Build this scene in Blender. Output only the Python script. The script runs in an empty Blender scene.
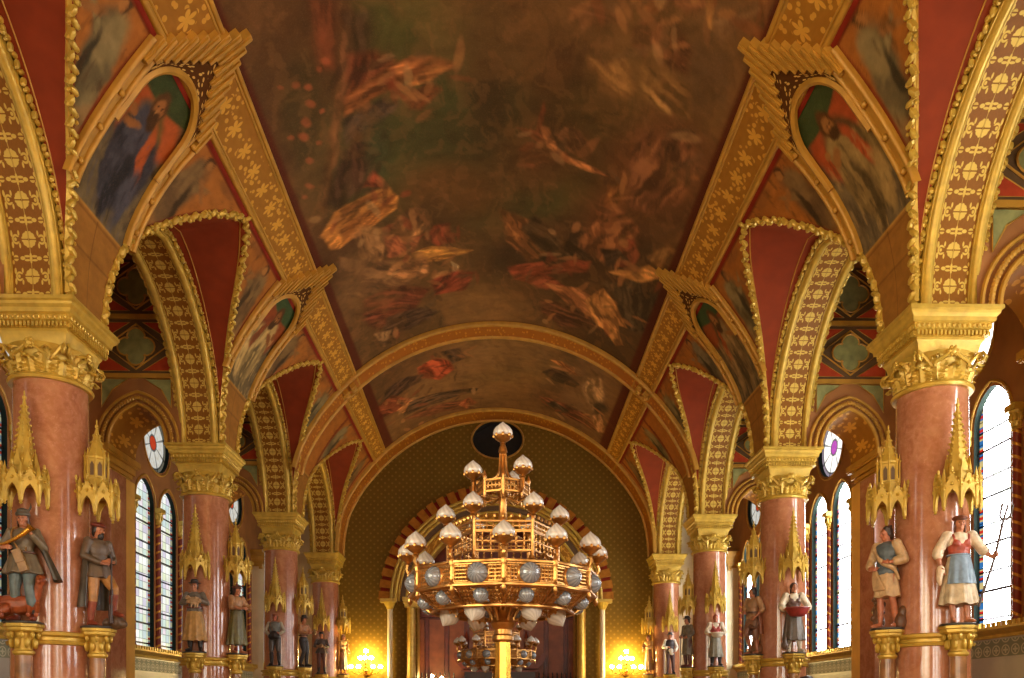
import bpy, bmesh, math, random
import numpy as np
from mathutils import Vector, Matrix
from mathutils.geometry import tessellate_polygon

PI = math.pi
E = 1.65                      # eye height: heights below are measured from the eye and shifted by E
C = bpy.context.scene.collection
rnd = random.Random(7)

def s2l(c):
    c = c / 255.0
    return c / 12.92 if c <= 0.04045 else ((c + 0.055) / 1.055) ** 2.4
def rgb(r, g, b): return (s2l(r), s2l(g), s2l(b), 1.0)

# ---------------------------------------------------------------- mesh building
class MB:
    def __init__(s): s.v = []; s.f = []; s.uv = []; s.m = []; s.col = []
    def add(s, vs, fs, uv=None, m=0):
        b = len(s.v)
        s.v += [tuple(p) for p in vs]
        s.uv += list(uv) if uv else [(0.0, 0.0)] * len(vs)
        s.f += [tuple(b + i for i in f) for f in fs]
        s.m += [m] * len(fs)
        return b
    def grid(s, P, UV=None, cu=False, cv=False, m=0, flip=False):
        n, k = len(P), len(P[0])
        vs = [p for row in P for p in row]
        uv = [q for row in UV for q in row] if UV else None
        fs = []
        for i in range(n if cu else n - 1):
            for j in range(k if cv else k - 1):
                i2, j2 = (i + 1) % n, (j + 1) % k
                f = (i * k + j, i * k + j2, i2 * k + j2, i2 * k + j)
                fs.append(f[::-1] if flip else f)
        s.add(vs, fs, uv, m)
    def box(s, c, d, rot=None, m=0):
        x, y, z = d[0] / 2, d[1] / 2, d[2] / 2
        vs = [Vector((a, b, e)) for a in (-x, x) for b in (-y, y) for e in (-z, z)]
        if rot is not None: vs = [rot @ v for v in vs]
        vs = [v + Vector(c) for v in vs]
        s.add(vs, [(0, 1, 3, 2), (4, 6, 7, 5), (0, 4, 5, 1), (2, 3, 7, 6), (0, 2, 6, 4), (1, 5, 7, 3)], None, m)
    def lathe(s, prof, c=(0, 0, 0), seg=24, a0=0.0, rot=None, m=0, cap=True, sx=1.0, sy=1.0):
        P = []
        for r, z in prof:
            P.append([Vector((r * math.cos(a0 + 2 * PI * j / seg) * sx, r * math.sin(a0 + 2 * PI * j / seg) * sy, z)) for j in range(seg)])
        if rot is not None: P = [[rot @ p for p in row] for row in P]
        P = [[p + Vector(c) for p in row] for row in P]
        tot = max(1e-6, sum(math.dist(prof[i], prof[i + 1]) for i in range(len(prof) - 1)))
        UV = [[(j / seg, pz[1]) for j in range(seg)] for pz in prof]
        b = len(s.v)
        s.grid(P, UV, cv=True, m=m)
        if cap:
            n = len(P)
            for i, fl in ((0, True), (n - 1, False)):
                if prof[i][0] > 1e-5:
                    f = [b + i * seg + j for j in range(seg)]
                    s.f.append(tuple(f[::-1] if fl else f)); s.m.append(m)
    def tube(s, pts, rad, seg=8, m=0, closed=False, cap=True, flat=1.0):
        pts = [Vector(p) for p in pts]; n = len(pts)
        if not hasattr(rad, '__len__'): rad = [rad] * n
        up = None; P = []; UV = []; L = 0
        for i in range(n):
            if closed: t = pts[(i + 1) % n] - pts[i - 1]
            else: t = pts[min(i + 1, n - 1)] - pts[max(i - 1, 0)]
            if t.length < 1e-9: t = Vector((0, 0, 1))
            t.normalize()
            if up is None:
                a = Vector((0, 0, 1)) if abs(t.z) < 0.9 else Vector((1, 0, 0))
                up = (a - t * a.dot(t)).normalized()
            else:
                up = up - t * up.dot(t)
                if up.length < 1e-6:
                    a = Vector((0, 0, 1)) if abs(t.z) < 0.9 else Vector((1, 0, 0)); up = a - t * a.dot(t)
                up.normalize()
            w = t.cross(up)
            if i: L += (pts[i] - pts[i - 1]).length
            P.append([pts[i] + (up * math.cos(2 * PI * j / seg) * flat + w * math.sin(2 * PI * j / seg)) * rad[i] for j in range(seg)])
            UV.append([(j / seg, L) for j in range(seg)])
        b = len(s.v)
        s.grid(P, UV, cu=closed, cv=True, m=m, flip=True)
        if cap and not closed:
            s.f.append(tuple(b + j for j in range(seg))); s.m.append(m)
            s.f.append(tuple(b + (n - 1) * seg + j for j in range(seg))[::-1]); s.m.append(m)
    def ell(s, c, r, seg=10, rings=6, rot=None, m=0):
        c = Vector(c); vs = [Vector((0, 0, -1))]
        for i in range(1, rings):
            t = -PI / 2 + PI * i / rings
            for j in range(seg):
                a = 2 * PI * j / seg
                vs.append(Vector((math.cos(t) * math.cos(a), math.cos(t) * math.sin(a), math.sin(t))))
        vs.append(Vector((0, 0, 1)))
        vs = [Vector((v.x * r[0], v.y * r[1], v.z * r[2])) for v in vs]
        if rot is not None: vs = [rot @ v for v in vs]
        vs = [v + c for v in vs]
        fs = [(0, 1 + (j + 1) % seg, 1 + j) for j in range(seg)]
        for i in range(rings - 2):
            for j in range(seg):
                a, b = 1 + i * seg, 1 + (i + 1) * seg
                fs.append((a + j, a + (j + 1) % seg, b + (j + 1) % seg, b + j))
        a = 1 + (rings - 2) * seg; t = len(vs) - 1
        fs += [(a + j, a + (j + 1) % seg, t) for j in range(seg)]
        s.add(vs, fs, None, m)
    def prism(s, outline, holes, fn, depth_fn=None, m=0, uvfn=None):
        """flat polygon with holes; fn maps a 2D point to 3D; depth_fn (optional) gives the back face, sides are closed"""
        loops = [[Vector((p[0], p[1], 0)) for p in outline]] + [[Vector((p[0], p[1], 0)) for p in h] for h in holes]
        flat = [p for l in loops for p in l]
        tris = tessellate_polygon(loops)
        uv = [(p.x, p.y) for p in flat] if uvfn is None else [uvfn(p) for p in flat]
        s.add([fn(p.x, p.y) for p in flat], tris, uv, m)
        if depth_fn:
            s.add([depth_fn(p.x, p.y) for p in flat], [t[::-1] for t in tris], uv, m)
            for l in loops:
                n = len(l)
                vs = [fn(p.x, p.y) for p in l] + [depth_fn(p.x, p.y) for p in l]
                s.add(vs, [(i, (i + 1) % n, n + (i + 1) % n, n + i) for i in range(n)], [(p.x, p.y) for p in l] * 2, m)
    def mirror(s):
        s.v = [(-x, y, z) for x, y, z in s.v]; s.f = [f[::-1] for f in s.f]; return s
    def xf(s, M):
        s.v = [tuple(M @ Vector(p)) for p in s.v]; return s
    def mesh(s, name, mats, smooth=35):
        me = bpy.data.meshes.new(name)
        me.from_pydata(s.v, [], s.f)
        uvl = me.uv_layers.new(name='UVMap')
        idx = np.empty(len(me.loops), dtype=np.int32); me.loops.foreach_get('vertex_index', idx)
        uva = np.array(s.uv, dtype=np.float32)[idx].reshape(-1)
        uvl.data.foreach_set('uv', uva)
        if not isinstance(mats, (list, tuple)): mats = [mats]
        for x in mats: me.materials.append(x)
        if len(mats) > 1: me.polygons.foreach_set('material_index', np.array(s.m, dtype=np.int32))
        if smooth:
            me.shade_smooth()
            me.set_sharp_from_angle(angle=math.radians(smooth))
        me.update()
        return me
    def build(s, name, mats, parent=None, smooth=35, loc=None):
        o = bpy.data.objects.new(name, s.mesh(name, mats, smooth)); C.objects.link(o)
        if parent is not None: o.parent = parent
        if loc is not None: o.location = loc
        return o

def tag(o, label, cat, group=None, kind=None):
    o['label'] = label; o['category'] = cat
    if group: o['group'] = group
    o['kind'] = kind or 'thing'
    return o
def thing(name, label, cat, loc=(0, 0, 0), group=None, kind=None):
    o = bpy.data.objects.new(name, None); C.objects.link(o); o.location = loc; o.empty_display_size = 0.1
    return tag(o, label, cat, group, kind)
def structure(name, label=None, loc=(0, 0, 0)):
    o = bpy.data.objects.new(name, None); C.objects.link(o); o.location = loc
    o['kind'] = 'structure'
    if label: o['label'] = label
    return o
def kids(o): return [x for x in o.children]
def copy_tree(o, loc=None, parent=None):
    c = o.copy(); C.objects.link(c)
    if parent is not None: c.parent = parent
    if loc is not None: c.location = loc
    for ch in kids(o): copy_tree(ch, None, c)
    return c

def crom(P, n=8, closed=False):
    P = [Vector(p) for p in P]; out = []
    N = len(P)
    for i in range(N if closed else N - 1):
        if closed: a, b, c, d = P[i - 1], P[i], P[(i + 1) % N], P[(i + 2) % N]
        else:
            b, c = P[i], P[i + 1]
            a = P[i - 1] if i else b * 2 - c
            d = P[i + 2] if i + 2 < N else c * 2 - b
        for k in range(n):
            t = k / n
            out.append(0.5 * ((2 * b) + (c - a) * t + (2 * a - 5 * b + 4 * c - d) * t * t + (3 * b - a - 3 * c + d) * t ** 3))
    if not closed: out.append(P[-1])
    return out

# ---------------------------------------------------------------- node helper
class X:
    """a socket with arithmetic"""
    def __init__(s, g, k): s.g = g; s.k = k
    def _m(s, op, *a): return s.g.math(op, s, *a)
    def __add__(s, o): return s._m('ADD', o)
    __radd__ = __add__
    def __sub__(s, o): return s._m('SUBTRACT', o)
    def __rsub__(s, o): return s.g.math('SUBTRACT', o, s)
    def __mul__(s, o): return s._m('MULTIPLY', o)
    __rmul__ = __mul__
    def __truediv__(s, o): return s._m('DIVIDE', o)
    def __lt__(s, o): return s._m('LESS_THAN', o)
    def __gt__(s, o): return s._m('GREATER_THAN', o)
    def abs(s): return s._m('ABSOLUTE')
    def frac(s): return s._m('FRACT')
    def floor(s): return s._m('FLOOR')
    def sin(s): return s._m('SINE')
    def cos(s): return s._m('COSINE')
    def sqrt(s): return s._m('SQRT')
    def max(s, o): return s._m('MAXIMUM', o)
    def min(s, o): return s._m('MINIMUM', o)
    def clamp(s):
        return s.max(0.0).min(1.0)
    def step(s, e, w=0.02):                      # 1 where s < e, soft edge w
        return ((e - s) / w + 0.5).clamp()
class G:
    def __init__(s, name):
        s.m = bpy.data.materials.new(name); s.m.use_nodes = True
        s.t = s.m.node_tree; s.t.nodes.clear()
        s.out = s.t.nodes.new('ShaderNodeOutputMaterial')
    def n(s, typ, **kw):
        x = s.t.nodes.new(typ)
        for k, v in kw.items(): setattr(x, k, v)
        return x
    def put(s, sock, v):
        if isinstance(v, X): s.t.links.new(v.k, sock)
        elif v is not None: sock.default_value = v
    def math(s, op, *a):
        x = s.n('ShaderNodeMath', operation=op)
        for i, v in enumerate(a): s.put(x.inputs[i], v)
        return X(s, x.outputs[0])
    def uv(s):
        x = s.n('ShaderNodeUVMap'); y = s.n('ShaderNodeSeparateXYZ'); s.t.links.new(x.outputs[0], y.inputs[0])
        s.uvs = X(s, x.outputs[0])
        return X(s, y.outputs[0]), X(s, y.outputs[1])
    def obj(s):
        x = s.n('ShaderNodeTexCoord'); s.ob = X(s, x.outputs['Object'])
        y = s.n('ShaderNodeSeparateXYZ'); s.t.links.new(x.outputs['Object'], y.inputs[0])
        return [X(s, y.outputs[i]) for i in range(3)]
    def vec(s, x, y, z=0.0):
        c = s.n('ShaderNodeCombineXYZ')
        for i, v in enumerate((x, y, z)): s.put(c.inputs[i], v)
        return X(s, c.outputs[0])
    def noise(s, v, scale, detail=3.0, rough=0.5, dist=0.0, col=False):
        x = s.n('ShaderNodeTexNoise')
        if v is not None: s.put(x.inputs['Vector'], v)
        x.inputs['Scale'].default_value = scale; x.inputs['Detail'].default_value = detail
        x.inputs['Roughness'].default_value = rough; x.inputs['Distortion'].default_value = dist
        return X(s, x.outputs['Color' if col else 0])
    def voro(s, v, scale, feature='F1', out='Distance'):
        x = s.n('ShaderNodeTexVoronoi', feature=feature)
        if v is not None: s.put(x.inputs['Vector'], v)
        x.inputs['Scale'].default_value = scale
        return X(s, x.outputs[out])
    def mix(s, f, a, b):
        x = s.n('ShaderNodeMix', data_type='RGBA')
        s.put(x.inputs[0], f); s.put(x.inputs[6], a); s.put(x.inputs[7], b)
        return X(s, x.outputs[2])
    def mixf(s, f, a, b): return f * b + (1.0 - f) * a
    def ramp(s, f, stops, interp='LINEAR'):
        x = s.n('ShaderNodeValToRGB'); s.put(x.inputs[0], f); cr = x.color_ramp; cr.interpolation = interp
        while len(cr.elements) < len(stops): cr.elements.new(0.5)
        for e, (p, c) in zip(cr.elements, stops): e.position = p; e.color = c
        return X(s, x.outputs[0])
    def attr(s, name):
        x = s.n('ShaderNodeVertexColor'); x.layer_name = name; return X(s, x.outputs[0])
    def bump(s, h, strength=0.3, dist=0.02):
        x = s.n('ShaderNodeBump'); x.inputs['Strength'].default_value = strength; x.inputs['Distance'].default_value = dist
        s.put(x.inputs['Height'], h); return X(s, x.outputs[0])
    def bsdf(s, col, rough=0.5, metal=0.0, normal=None, spec=0.5, coat=0.0, emit=None, emits=0.0):
        p = s.n('ShaderNodeBsdfPrincipled')
        s.put(p.inputs['Base Color'], col); s.put(p.inputs['Roughness'], rough); s.put(p.inputs['Metallic'], metal)
        p.inputs['Specular IOR Level'].default_value = spec
        p.inputs['Coat Weight'].default_value = coat
        if normal is not None: s.put(p.inputs['Normal'], normal)
        if emit is not None: s.put(p.inputs['Emission Color'], emit); s.put(p.inputs['Emission Strength'], emits)
        s.t.links.new(p.outputs[0], s.out.inputs[0])
        return s.m

# ---------------------------------------------------------------- materials
M = {}
GOLD = rgb(198, 162, 62)
GOLD_D = rgb(168, 122, 40)
BROWN = rgb(112, 66, 20)
def simple(name, col, rough=0.5, metal=0.0, var=0.15, scale=12.0, bump=0.0, spec=0.5, coat=0.0):
    g = G(name); g.obj()
    f = g.noise(g.ob, scale, 4.0)
    dk = tuple(c * (1 - var * 1.6) for c in col[:3]) + (1.0,)
    lt = tuple(min(1.0, c * (1 + var)) for c in col[:3]) + (1.0,)
    c = g.ramp(f, [(0.3, dk), (0.7, lt)])
    nb = g.bump(g.noise(g.ob, scale * 4, 3.0), bump, 0.01) if bump else None
    M[name] = g.bsdf(c, rough, metal, nb, spec, coat)
    return M[name]
simple('gold', GOLD, 0.38, 0.3, 0.14, 9.0, 0.12)
simple('gold_dark', GOLD_D, 0.45, 0.22, 0.2, 9.0, 0.15)
simple('gold_rib', rgb(184, 134, 42), 0.5, 0.15, 0.12, 6.0, 0.1)
simple('gold_bright', rgb(176, 126, 64), 0.28, 0.85, 0.25, 14.0)
simple('brass', rgb(214, 152, 54), 0.24, 0.85, 0.14, 14.0)
simple('red_paint', rgb(128, 50, 20),  0.75, 0.0, 0.08, 5.0, 0.0, 0.15)
simple('red_line', rgb(128, 36, 14),  0.75, 0.0, 0.08, 5.0, 0.0, 0.15)
simple('aisle_red', rgb(176, 66, 34),  0.75, 0.0, 0.12, 7.0, 0.0, 0.15)
simple('green_panel', rgb(136, 136, 80), 0.55, 0.0, 0.2, 8.0)
simple('dark_frame', rgb(96, 70, 36), 0.6, 0.0, 0.1, 8.0)
simple('aisle_brown', rgb(152, 98, 44), 0.65, 0.0, 0.15, 3.0)
simple('teal_reveal', rgb(30, 42, 38), 0.7, 0.0, 0.12, 6.0, 0.0, 0.1)
simple('lead', rgb(34, 30, 28), 0.5, 0.2)
simple('yellow_stone', rgb(220, 166, 66), 0.6, 0.0, 0.1, 3.0)
simple('voussoir_gold', rgb(158, 98, 30), 0.75, 0.0, 0.15, 8.0, 0.1, 0.1)
simple('pale_and_lit_stone', rgb(226, 206, 160), 0.6, 0.0, 0.08, 3.0)
simple('grey_marble', rgb(176, 166, 150), 0.3, 0.0, 0.12, 2.0)
simple('wood_red', rgb(120, 46, 20), 0.4, 0.0, 0.22, 4.0)
simple('wood_light', rgb(160, 86, 48), 0.45, 0.0, 0.2, 4.0)
simple('wood_dark', rgb(48, 22, 14), 0.4, 0.0, 0.2, 6.0)
simple('void_shade_colour', rgb(26, 20, 14), 0.8, 0.0, 0.2, 9.0)
simple('parquet', rgb(176, 128, 78), 0.3, 0.0, 0.25, 3.0)
simple('plinth_stone', rgb(70, 62, 50), 0.5, 0.0, 0.2, 20.0)
simple('colonnette_marble', rgb(150, 104, 60), 0.2, 0.0, 0.25, 8.0)

def mk_marble():
    g = G('pink_marble'); g.obj()
    n1 = g.noise(g.ob, 3.0, 6.0, 0.62, 1.2)
    n2 = g.noise(g.ob, 22.0, 5.0, 0.6)
    c = g.ramp(n1, [(0.25, rgb(142, 86, 56)), (0.5, rgb(166, 108, 74)), (0.62, rgb(178, 122, 86)), (0.75, rgb(158, 98, 64))])
    v = g.noise(g.ob, 5.0, 5.0, 0.6, 2.5)
    vein = ((v - 0.5).abs()).step(0.006, 0.01)
    c = g.mix(vein * 0.4 * (n2 > 0.5), c, rgb(212, 160, 130))
    c = g.mix((n2 - 0.45).clamp() * 1.2, c, rgb(200, 136, 108))
    M['pink_marble'] = g.bsdf(c, 0.13, 0.0, None, 0.5, 0.3)
mk_marble()

def mk_soffit():
    g = G('gilded_soffit_pattern'); u, v = g.uv()
    W, P = 0.49, 0.34
    x = (u - 0.5) * W; ax = x.abs()
    y = ((v / P).frac() - 0.5) * P; ay = y.abs()
    y2 = P / 2 - ay
    def ellm(dx, dy, rx, ry, e=0.12):
        a = dx / rx; b = dy / ry
        return (a * a + b * b).sqrt().step(1.0, e)
    # four-lobed block with a cross-shaped gap
    ros = ellm(ax - 0.036, ay - 0.03, 0.036, 0.03).max(ellm(ax - 0.02, ay - 0.052, 0.02, 0.022)).max(ellm(ax - 0.066, ay - 0.012, 0.02, 0.014))
    gap = ax.step(0.006, 0.004).max(ay.step(0.005, 0.004))
    ros = ros * (1.0 - gap)
    # scrolls beside it
    dx = ax - 0.155; r = (dx * dx + y * y).sqrt()
    sc = ((r - 0.036).abs()).step(0.010, 0.006) * (1.0 - (dx < -0.012) * ay.step(0.02, 0.004))
    sc = sc.max(ellm(ax - 0.16, ay - 0.002, 0.016, 0.014)).max(ellm(ax - 0.2, ay - 0.05, 0.014, 0.03)).max(ellm(ax - 0.115, ay - 0.056, 0.012, 0.024))
    # small lily between the blocks
    li = ellm(ax, y2, 0.016, 0.05).max(ellm(ax - 0.045, y2 - 0.018, 0.034, 0.011)).max(ellm(ax - 0.1, y2, 0.03, 0.018)).max(ellm(ax - 0.18, y2 - 0.004, 0.03, 0.024) * (1.0 - y2.step(0.006, 0.004))).max(ellm(ax - 0.215, y2 - 0.04, 0.012, 0.02))
    m = ros.max(sc).max(li).max(ax.step(0.004, 0.003) * 0.7)
    n = g.noise(g.uvs, 30.0, 3.0)
    base = g.mix(n, rgb(118, 72, 10), rgb(142, 90, 18))
    c = g.mix(m * 0.9, base, rgb(214, 180, 82))
    M['soffit'] = g.bsdf(c, 0.5, m * 0.25, g.bump(m, 0.5, 0.012), 0.2)
mk_soffit()

def mk_border():
    g = G('gilded_border_pattern'); u, v = g.uv()     # u across 0..1, v metres
    W = 0.36; Pp = 0.36
    x = (u - 0.5) * W
    y = ((v / Pp).frac() - 0.5) * Pp
    r = (x * x + y * y).sqrt(); th = g.math('ARCTAN2', y, x)
    pet = r.step((th * 3.0).cos().abs() * 0.055 + 0.035, 0.012)
    gap = ((th * 3.0).cos().abs()).step(0.16, 0.08) * (r > 0.03)
    vec = g.vec(x * 1.0, y * 0.8)
    d = g.voro(g.vec(x, v * 0.7), 16.0)
    leaves = d.step(0.36, 0.06) * (r > 0.1)
    m = (pet * (1.0 - gap * 0.8)).max(leaves * 0.85)
    n = g.noise(g.uvs, 8.0, 3.0)
    base = g.mix(n, rgb(142, 92, 24), rgb(166, 112, 34))
    c = g.mix(m, base, rgb(214, 158, 58))
    M['border'] = g.bsdf(c, 0.6, m * 0.2, g.bump(m, 0.4, 0.01), 0.15)
mk_border()

def mk_ribpat():
    g = G('rib_pattern'); u, v = g.uv()
    d = g.voro(g.vec(u * 0.2, v), 14.0)
    m = d.step(0.3, 0.1)
    c = g.mix(m, rgb(168, 98, 18), rgb(200, 132, 34))
    M['ribpat'] = g.bsdf(c, 0.5, 0.25, g.bump(m, 0.3, 0.008))
mk_ribpat()

def mk_dots():
    g = G('dark_gold_dot_field'); u, v = g.uv()
    d = g.voro(g.vec(u, v), 16.0)
    m = d.step(0.34, 0.08)
    c = g.mix(m, rgb(84, 48, 14), rgb(210, 168, 84))
    M['dots'] = g.bsdf(c, 0.75, 0.0, None, 0.1)
mk_dots()

def mk_endwall():
    g = G('olive_gold_lattice'); x, y, z = g.obj()
    P = 0.2
    a = ((x + z) / P).frac() - 0.5; b = ((x - z) / P).frac() - 0.5
    d = (a * a + b * b).sqrt().step(0.2, 0.1)
    ln = (a.abs() > 0.46).max(b.abs() > 0.46)
    n = g.noise(g.ob, 3.0, 4.0)
    base = g.mix(n, rgb(100, 74, 16), rgb(112, 84, 20))
    c = g.mix(ln * 0.12, base, rgb(96, 68, 20))
    c = g.mix(d * 0.26, c, rgb(170, 136, 60))
    M['endwall'] = g.bsdf(c, 0.7, 0.0, None, 0.15)
mk_endwall()

def mk_frieze():
    g = G('green_roundel_frieze'); u, v = g.uv()
    P = 0.16
    x = (u / P).frac() - 0.5; y = (v / P).frac() - 0.5
    r = (x * x + y * y).sqrt()
    ring = ((r - 0.38).abs()).step(0.05, 0.03)
    th = g.math('ARCTAN2', y, x)
    fl = r.step((th * 2.0).cos().abs() * 0.2 + 0.06, 0.04)
    m = ring.max(fl)
    c = g.mix(m, rgb(120, 122, 94), rgb(186, 180, 148))
    M['frieze'] = g.bsdf(c, 0.5)
mk_frieze()

def mk_spiral(name, ca, cb):
    g = G(name); u, v = g.uv()
    s = ((u + v / 0.16).frac() - 0.5).abs()
    m = s.step(0.12, 0.06)
    c = g.mix(m, ca, cb)
    M[name] = g.bsdf(c, 0.35, m * 0.5, g.bump(m, 0.5, 0.01))
mk_spiral('spiral_red', rgb(122, 40, 22), rgb(206, 150, 54))

def mk_glass(name, strength, tints, border, red, ek=0.45, lk=0.6):
    """leaded quarries, every pane its own pale tint; lit from outside, so it gives off light"""
    g = G(name); u, v = g.uv()                        # u 0..1 across the lancet, v metres
    cu = (u * 5.0).floor(); cv = (v / 0.15).floor()
    h = ((cu * 12.9898 + cv * 78.233).sin() * 43758.5).frac()
    n = g.noise(g.vec(u * 1.0, v * 2.0), 2.2, 3.0)
    col = g.ramp(h, [(i / len(tints), t) for i, t in enumerate(tints)], 'CONSTANT')
    fu = ((u * 5.0).frac() - 0.5).abs(); fv = ((v / 0.15).frac() - 0.5).abs()
    leadm = (fu > 0.45).max(fv > 0.46)
    edge = (u - 0.5).abs() > 0.37
    bs = (v / 0.09).floor(); hb = ((bs * 0.5).frac() > 0.25)
    bcol = g.mix(hb, rgb(*border[0]), rgb(*border[1]))
    bd = (((v / 0.09).frac() - 0.5).abs()) < 0.22
    bcol = g.mix(bd * (((bs / 3.0).frac()) < 0.4), bcol, rgb(*red))
    c = g.mix(edge, col, bcol)
    bar = (((v + 0.12) / 0.62).frac() - 0.5).abs() > 0.475
    k = (1.0 - leadm * lk) * (1.0 - bar * 0.96) * (1.0 - edge * (1.0 - ek)) * (0.72 + n * 0.55)
    e = g.n('ShaderNodeEmission'); g.put(e.inputs[0], c); g.put(e.inputs[1], k * strength)
    gl = g.n('ShaderNodeBsdfGlossy'); gl.inputs['Roughness'].default_value = 0.15; gl.inputs[0].default_value = (0.05, 0.05, 0.05, 1)
    a = g.n('ShaderNodeAddShader'); g.t.links.new(e.outputs[0], a.inputs[0]); g.t.links.new(gl.outputs[0], a.inputs[1])
    g.t.links.new(a.outputs[0], g.out.inputs[0])
    M[name] = g.m
LT = [rgb(206, 208, 192), rgb(184, 198, 186), rgb(208, 198, 202), rgb(198, 204, 174), rgb(220, 222, 214), rgb(190, 184, 196), rgb(176, 190, 188), rgb(214, 214, 206)]
RT = [rgb(250, 250, 246), rgb(240, 246, 250), rgb(252, 244, 250), rgb(246, 250, 238), rgb(253, 253, 253)]
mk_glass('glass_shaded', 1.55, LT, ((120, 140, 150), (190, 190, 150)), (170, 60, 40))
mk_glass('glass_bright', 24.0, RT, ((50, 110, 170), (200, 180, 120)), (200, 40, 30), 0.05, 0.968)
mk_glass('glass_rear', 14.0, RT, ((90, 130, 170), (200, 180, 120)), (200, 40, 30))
def mk_rose(name, strength, centre, petal, rimc):
    g = G(name); u, v = g.uv()                        # u, v in -1..1
    r = (u * u + v * v).sqrt(); th = g.math('ARCTAN2', v, u)
    pet = (th * 4.0).cos().abs()
    lobes = ((r - 0.62) * 1.0).abs()
    spoke = pet.step(0.2, 0.08) * (r > 0.24)
    ring = ((r - 0.26).abs()).step(0.035, 0.02).max(((r - 0.86).abs()).step(0.03, 0.02))
    n = g.noise(g.vec(u, v), 6.0, 3.0)
    c = g.mix((r > 0.24), g.mix(n, rgb(*centre), rgb(min(255, centre[0] + 40), centre[1] + 30, centre[2] + 30)), g.mix((n - 0.42).clamp() * 1.5, rgb(252, 250, 240), rgb(*petal)))
    c = g.mix(r > 0.86, c, rgb(*rimc))
    k = (1.0 - spoke * 0.7) * (1.0 - ring * 0.8)
    e = g.n('ShaderNodeEmission'); g.put(e.inputs[0], c); g.put(e.inputs[1], k * strength)
    g.t.links.new(e.outputs[0], g.out.inputs[0]); M[name] = g.m
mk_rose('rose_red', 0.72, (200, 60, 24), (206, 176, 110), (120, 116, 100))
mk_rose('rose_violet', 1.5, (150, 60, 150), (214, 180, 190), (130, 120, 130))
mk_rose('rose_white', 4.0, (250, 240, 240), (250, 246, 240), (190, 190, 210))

def mk_globe():
    g = G('opal_swirl_glass'); u, v = g.uv()
    s = ((u * 12.0 + v * 14.0).frac() - 0.5).abs()
    c = g.mix(s * 1.4, rgb(196, 190, 178), rgb(158, 152, 142))
    M['globe'] = g.bsdf(c, 0.12, 0.0, g.bump(s, 0.25, 0.004), 0.7, 0.4)
    g = G('blue_grey_cut_glass'); u, v = g.uv()
    s = ((u * 14.0).frac() - 0.5).abs()
    c = g.mix(s * 1.6, rgb(132, 138, 142), rgb(84, 90, 98))
    M['lens'] = g.bsdf(c, 0.08, 0.0, g.bump(s, 0.4, 0.004), 0.8, 0.6)
    g = G('lit_bulb_glass')
    e = g.n('ShaderNodeEmission'); e.inputs[0].default_value = (1.0, 0.74, 0.28, 1); e.inputs[1].default_value = 240.0
    g.t.links.new(e.outputs[0], g.out.inputs[0]); M['lit'] = g.m
mk_globe()

def mk_painted(name, scale=9.0, rough=0.62):
    g = G(name); g.obj()
    c = g.attr('paint')
    n = g.noise(g.ob, scale, 6.0, 0.65, 0.6); n2 = g.noise(g.ob, scale * 6, 3.0, 0.6)
    c2 = g.mix(((n - 0.35) * 1.4).clamp() * 0.5, c, g.mix(0.5, c, rgb(40, 22, 12)))
    c2 = g.mix(((n2 - 0.5) * 1.5).clamp() * 0.35, c2, g.mix(0.6, c2, rgb(190, 140, 90)))
    M[name] = g.bsdf(c2, rough, 0.0, None, 0.12)
mk_painted('fresco')
mk_painted('fresco_small', 14.0)
# ================================================================ the hall: dimensions (metres, heights from the eye)
YC = [3.91, 8.28, 12.65, 17.02, 21.39]      # column centres along the hall
BAY = 4.37
XC = 4.67                                   # column axis from the middle of the hall
Y_END = 21.78
Y_BACK = -9.0
XW = 6.4                                    # outer wall face
SP = 4.05                                   # springing, top of the abaci
_pp = crom([(4.31, 3.95, 0), (4.29, 4.45, 0), (4.245, 4.8, 0), (4.15, 5.2, 0), (4.02, 5.5, 0), (3.83, 5.83, 0), (3.61, 6.14, 0), (3.38, 6.415, 0), (3.28, 6.526, 0)], 8)
PZ = np.array([p.y for p in _pp]); PX = np.array([p.x for p in _pp])
def prof_x(z):                              # |X| of the nave vault at height z
    return float(np.interp(z, PZ, PX))
def prof_zc(x):                             # height of the nave vault at |X| <= 3.38
    return 3.46 + math.sqrt(max(0.0, 4.49 ** 2 - x * x))
def prof_z(x):
    x = abs(x)
    return prof_zc(x) if x <= 3.28 else float(np.interp(-x, -PX, PZ))
X_OUT = 3.3
def x_in(y): return 2.81 + (min(max(y, 0), 22) - 7.8) * 0.0126
_rt = crom([(.33, 4.05, 0), (.375, 4.5, 0), (.5, 5.0, 0), (.64, 5.26, 0), (.87, 5.52, 0), (1.28, 5.9, 0), (1.72, 6.24, 0), (2.185, 6.46, 0)], 6)
RO = np.array([p.x for p in _rt]); RZ = np.array([p.y for p in _rt])
def rim_o(z): return float(np.interp(z, RZ, RO))
def rim_z(o): return float(np.interp(o, RO, RZ))
def arch_z(o): return SP + math.sqrt(max(0.0, 2.19 ** 2 - (2.525 - o) ** 2))

SIDE = {-1: 'left', 1: 'right'}
HERO = {(-1, 1): 'the horn hunter', (-1, 2): 'the long-coated shepherd', (-1, 3): 'the man with the black pouch', (-1, 4): 'the dark-hatted left corner man',
        (1, 1): 'the pitchfork woman', (1, 2): 'the red-basket woman', (1, 3): 'the red-scarf white-basket woman', (1, 4): 'the white-shirted right corner figure',
        (-1, 0): 'no statue, just off the left edge', (1, 0): 'no statue, just off the right edge'}

# ---------------------------------------------------------------- floor, back wall, plain rear vault
b = MB(); b.prism([(-6.7, Y_BACK), (6.7, Y_BACK), (6.7, 25), (-6.7, 25)], [], lambda x, y: (x, y, 0.0), lambda x, y: (x, y, -0.2))
fl = b.build('floor', M['parquet'], None, 0); fl['kind'] = 'structure'; fl['label'] = 'brown parquet floor of the hall, below the frame'

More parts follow.
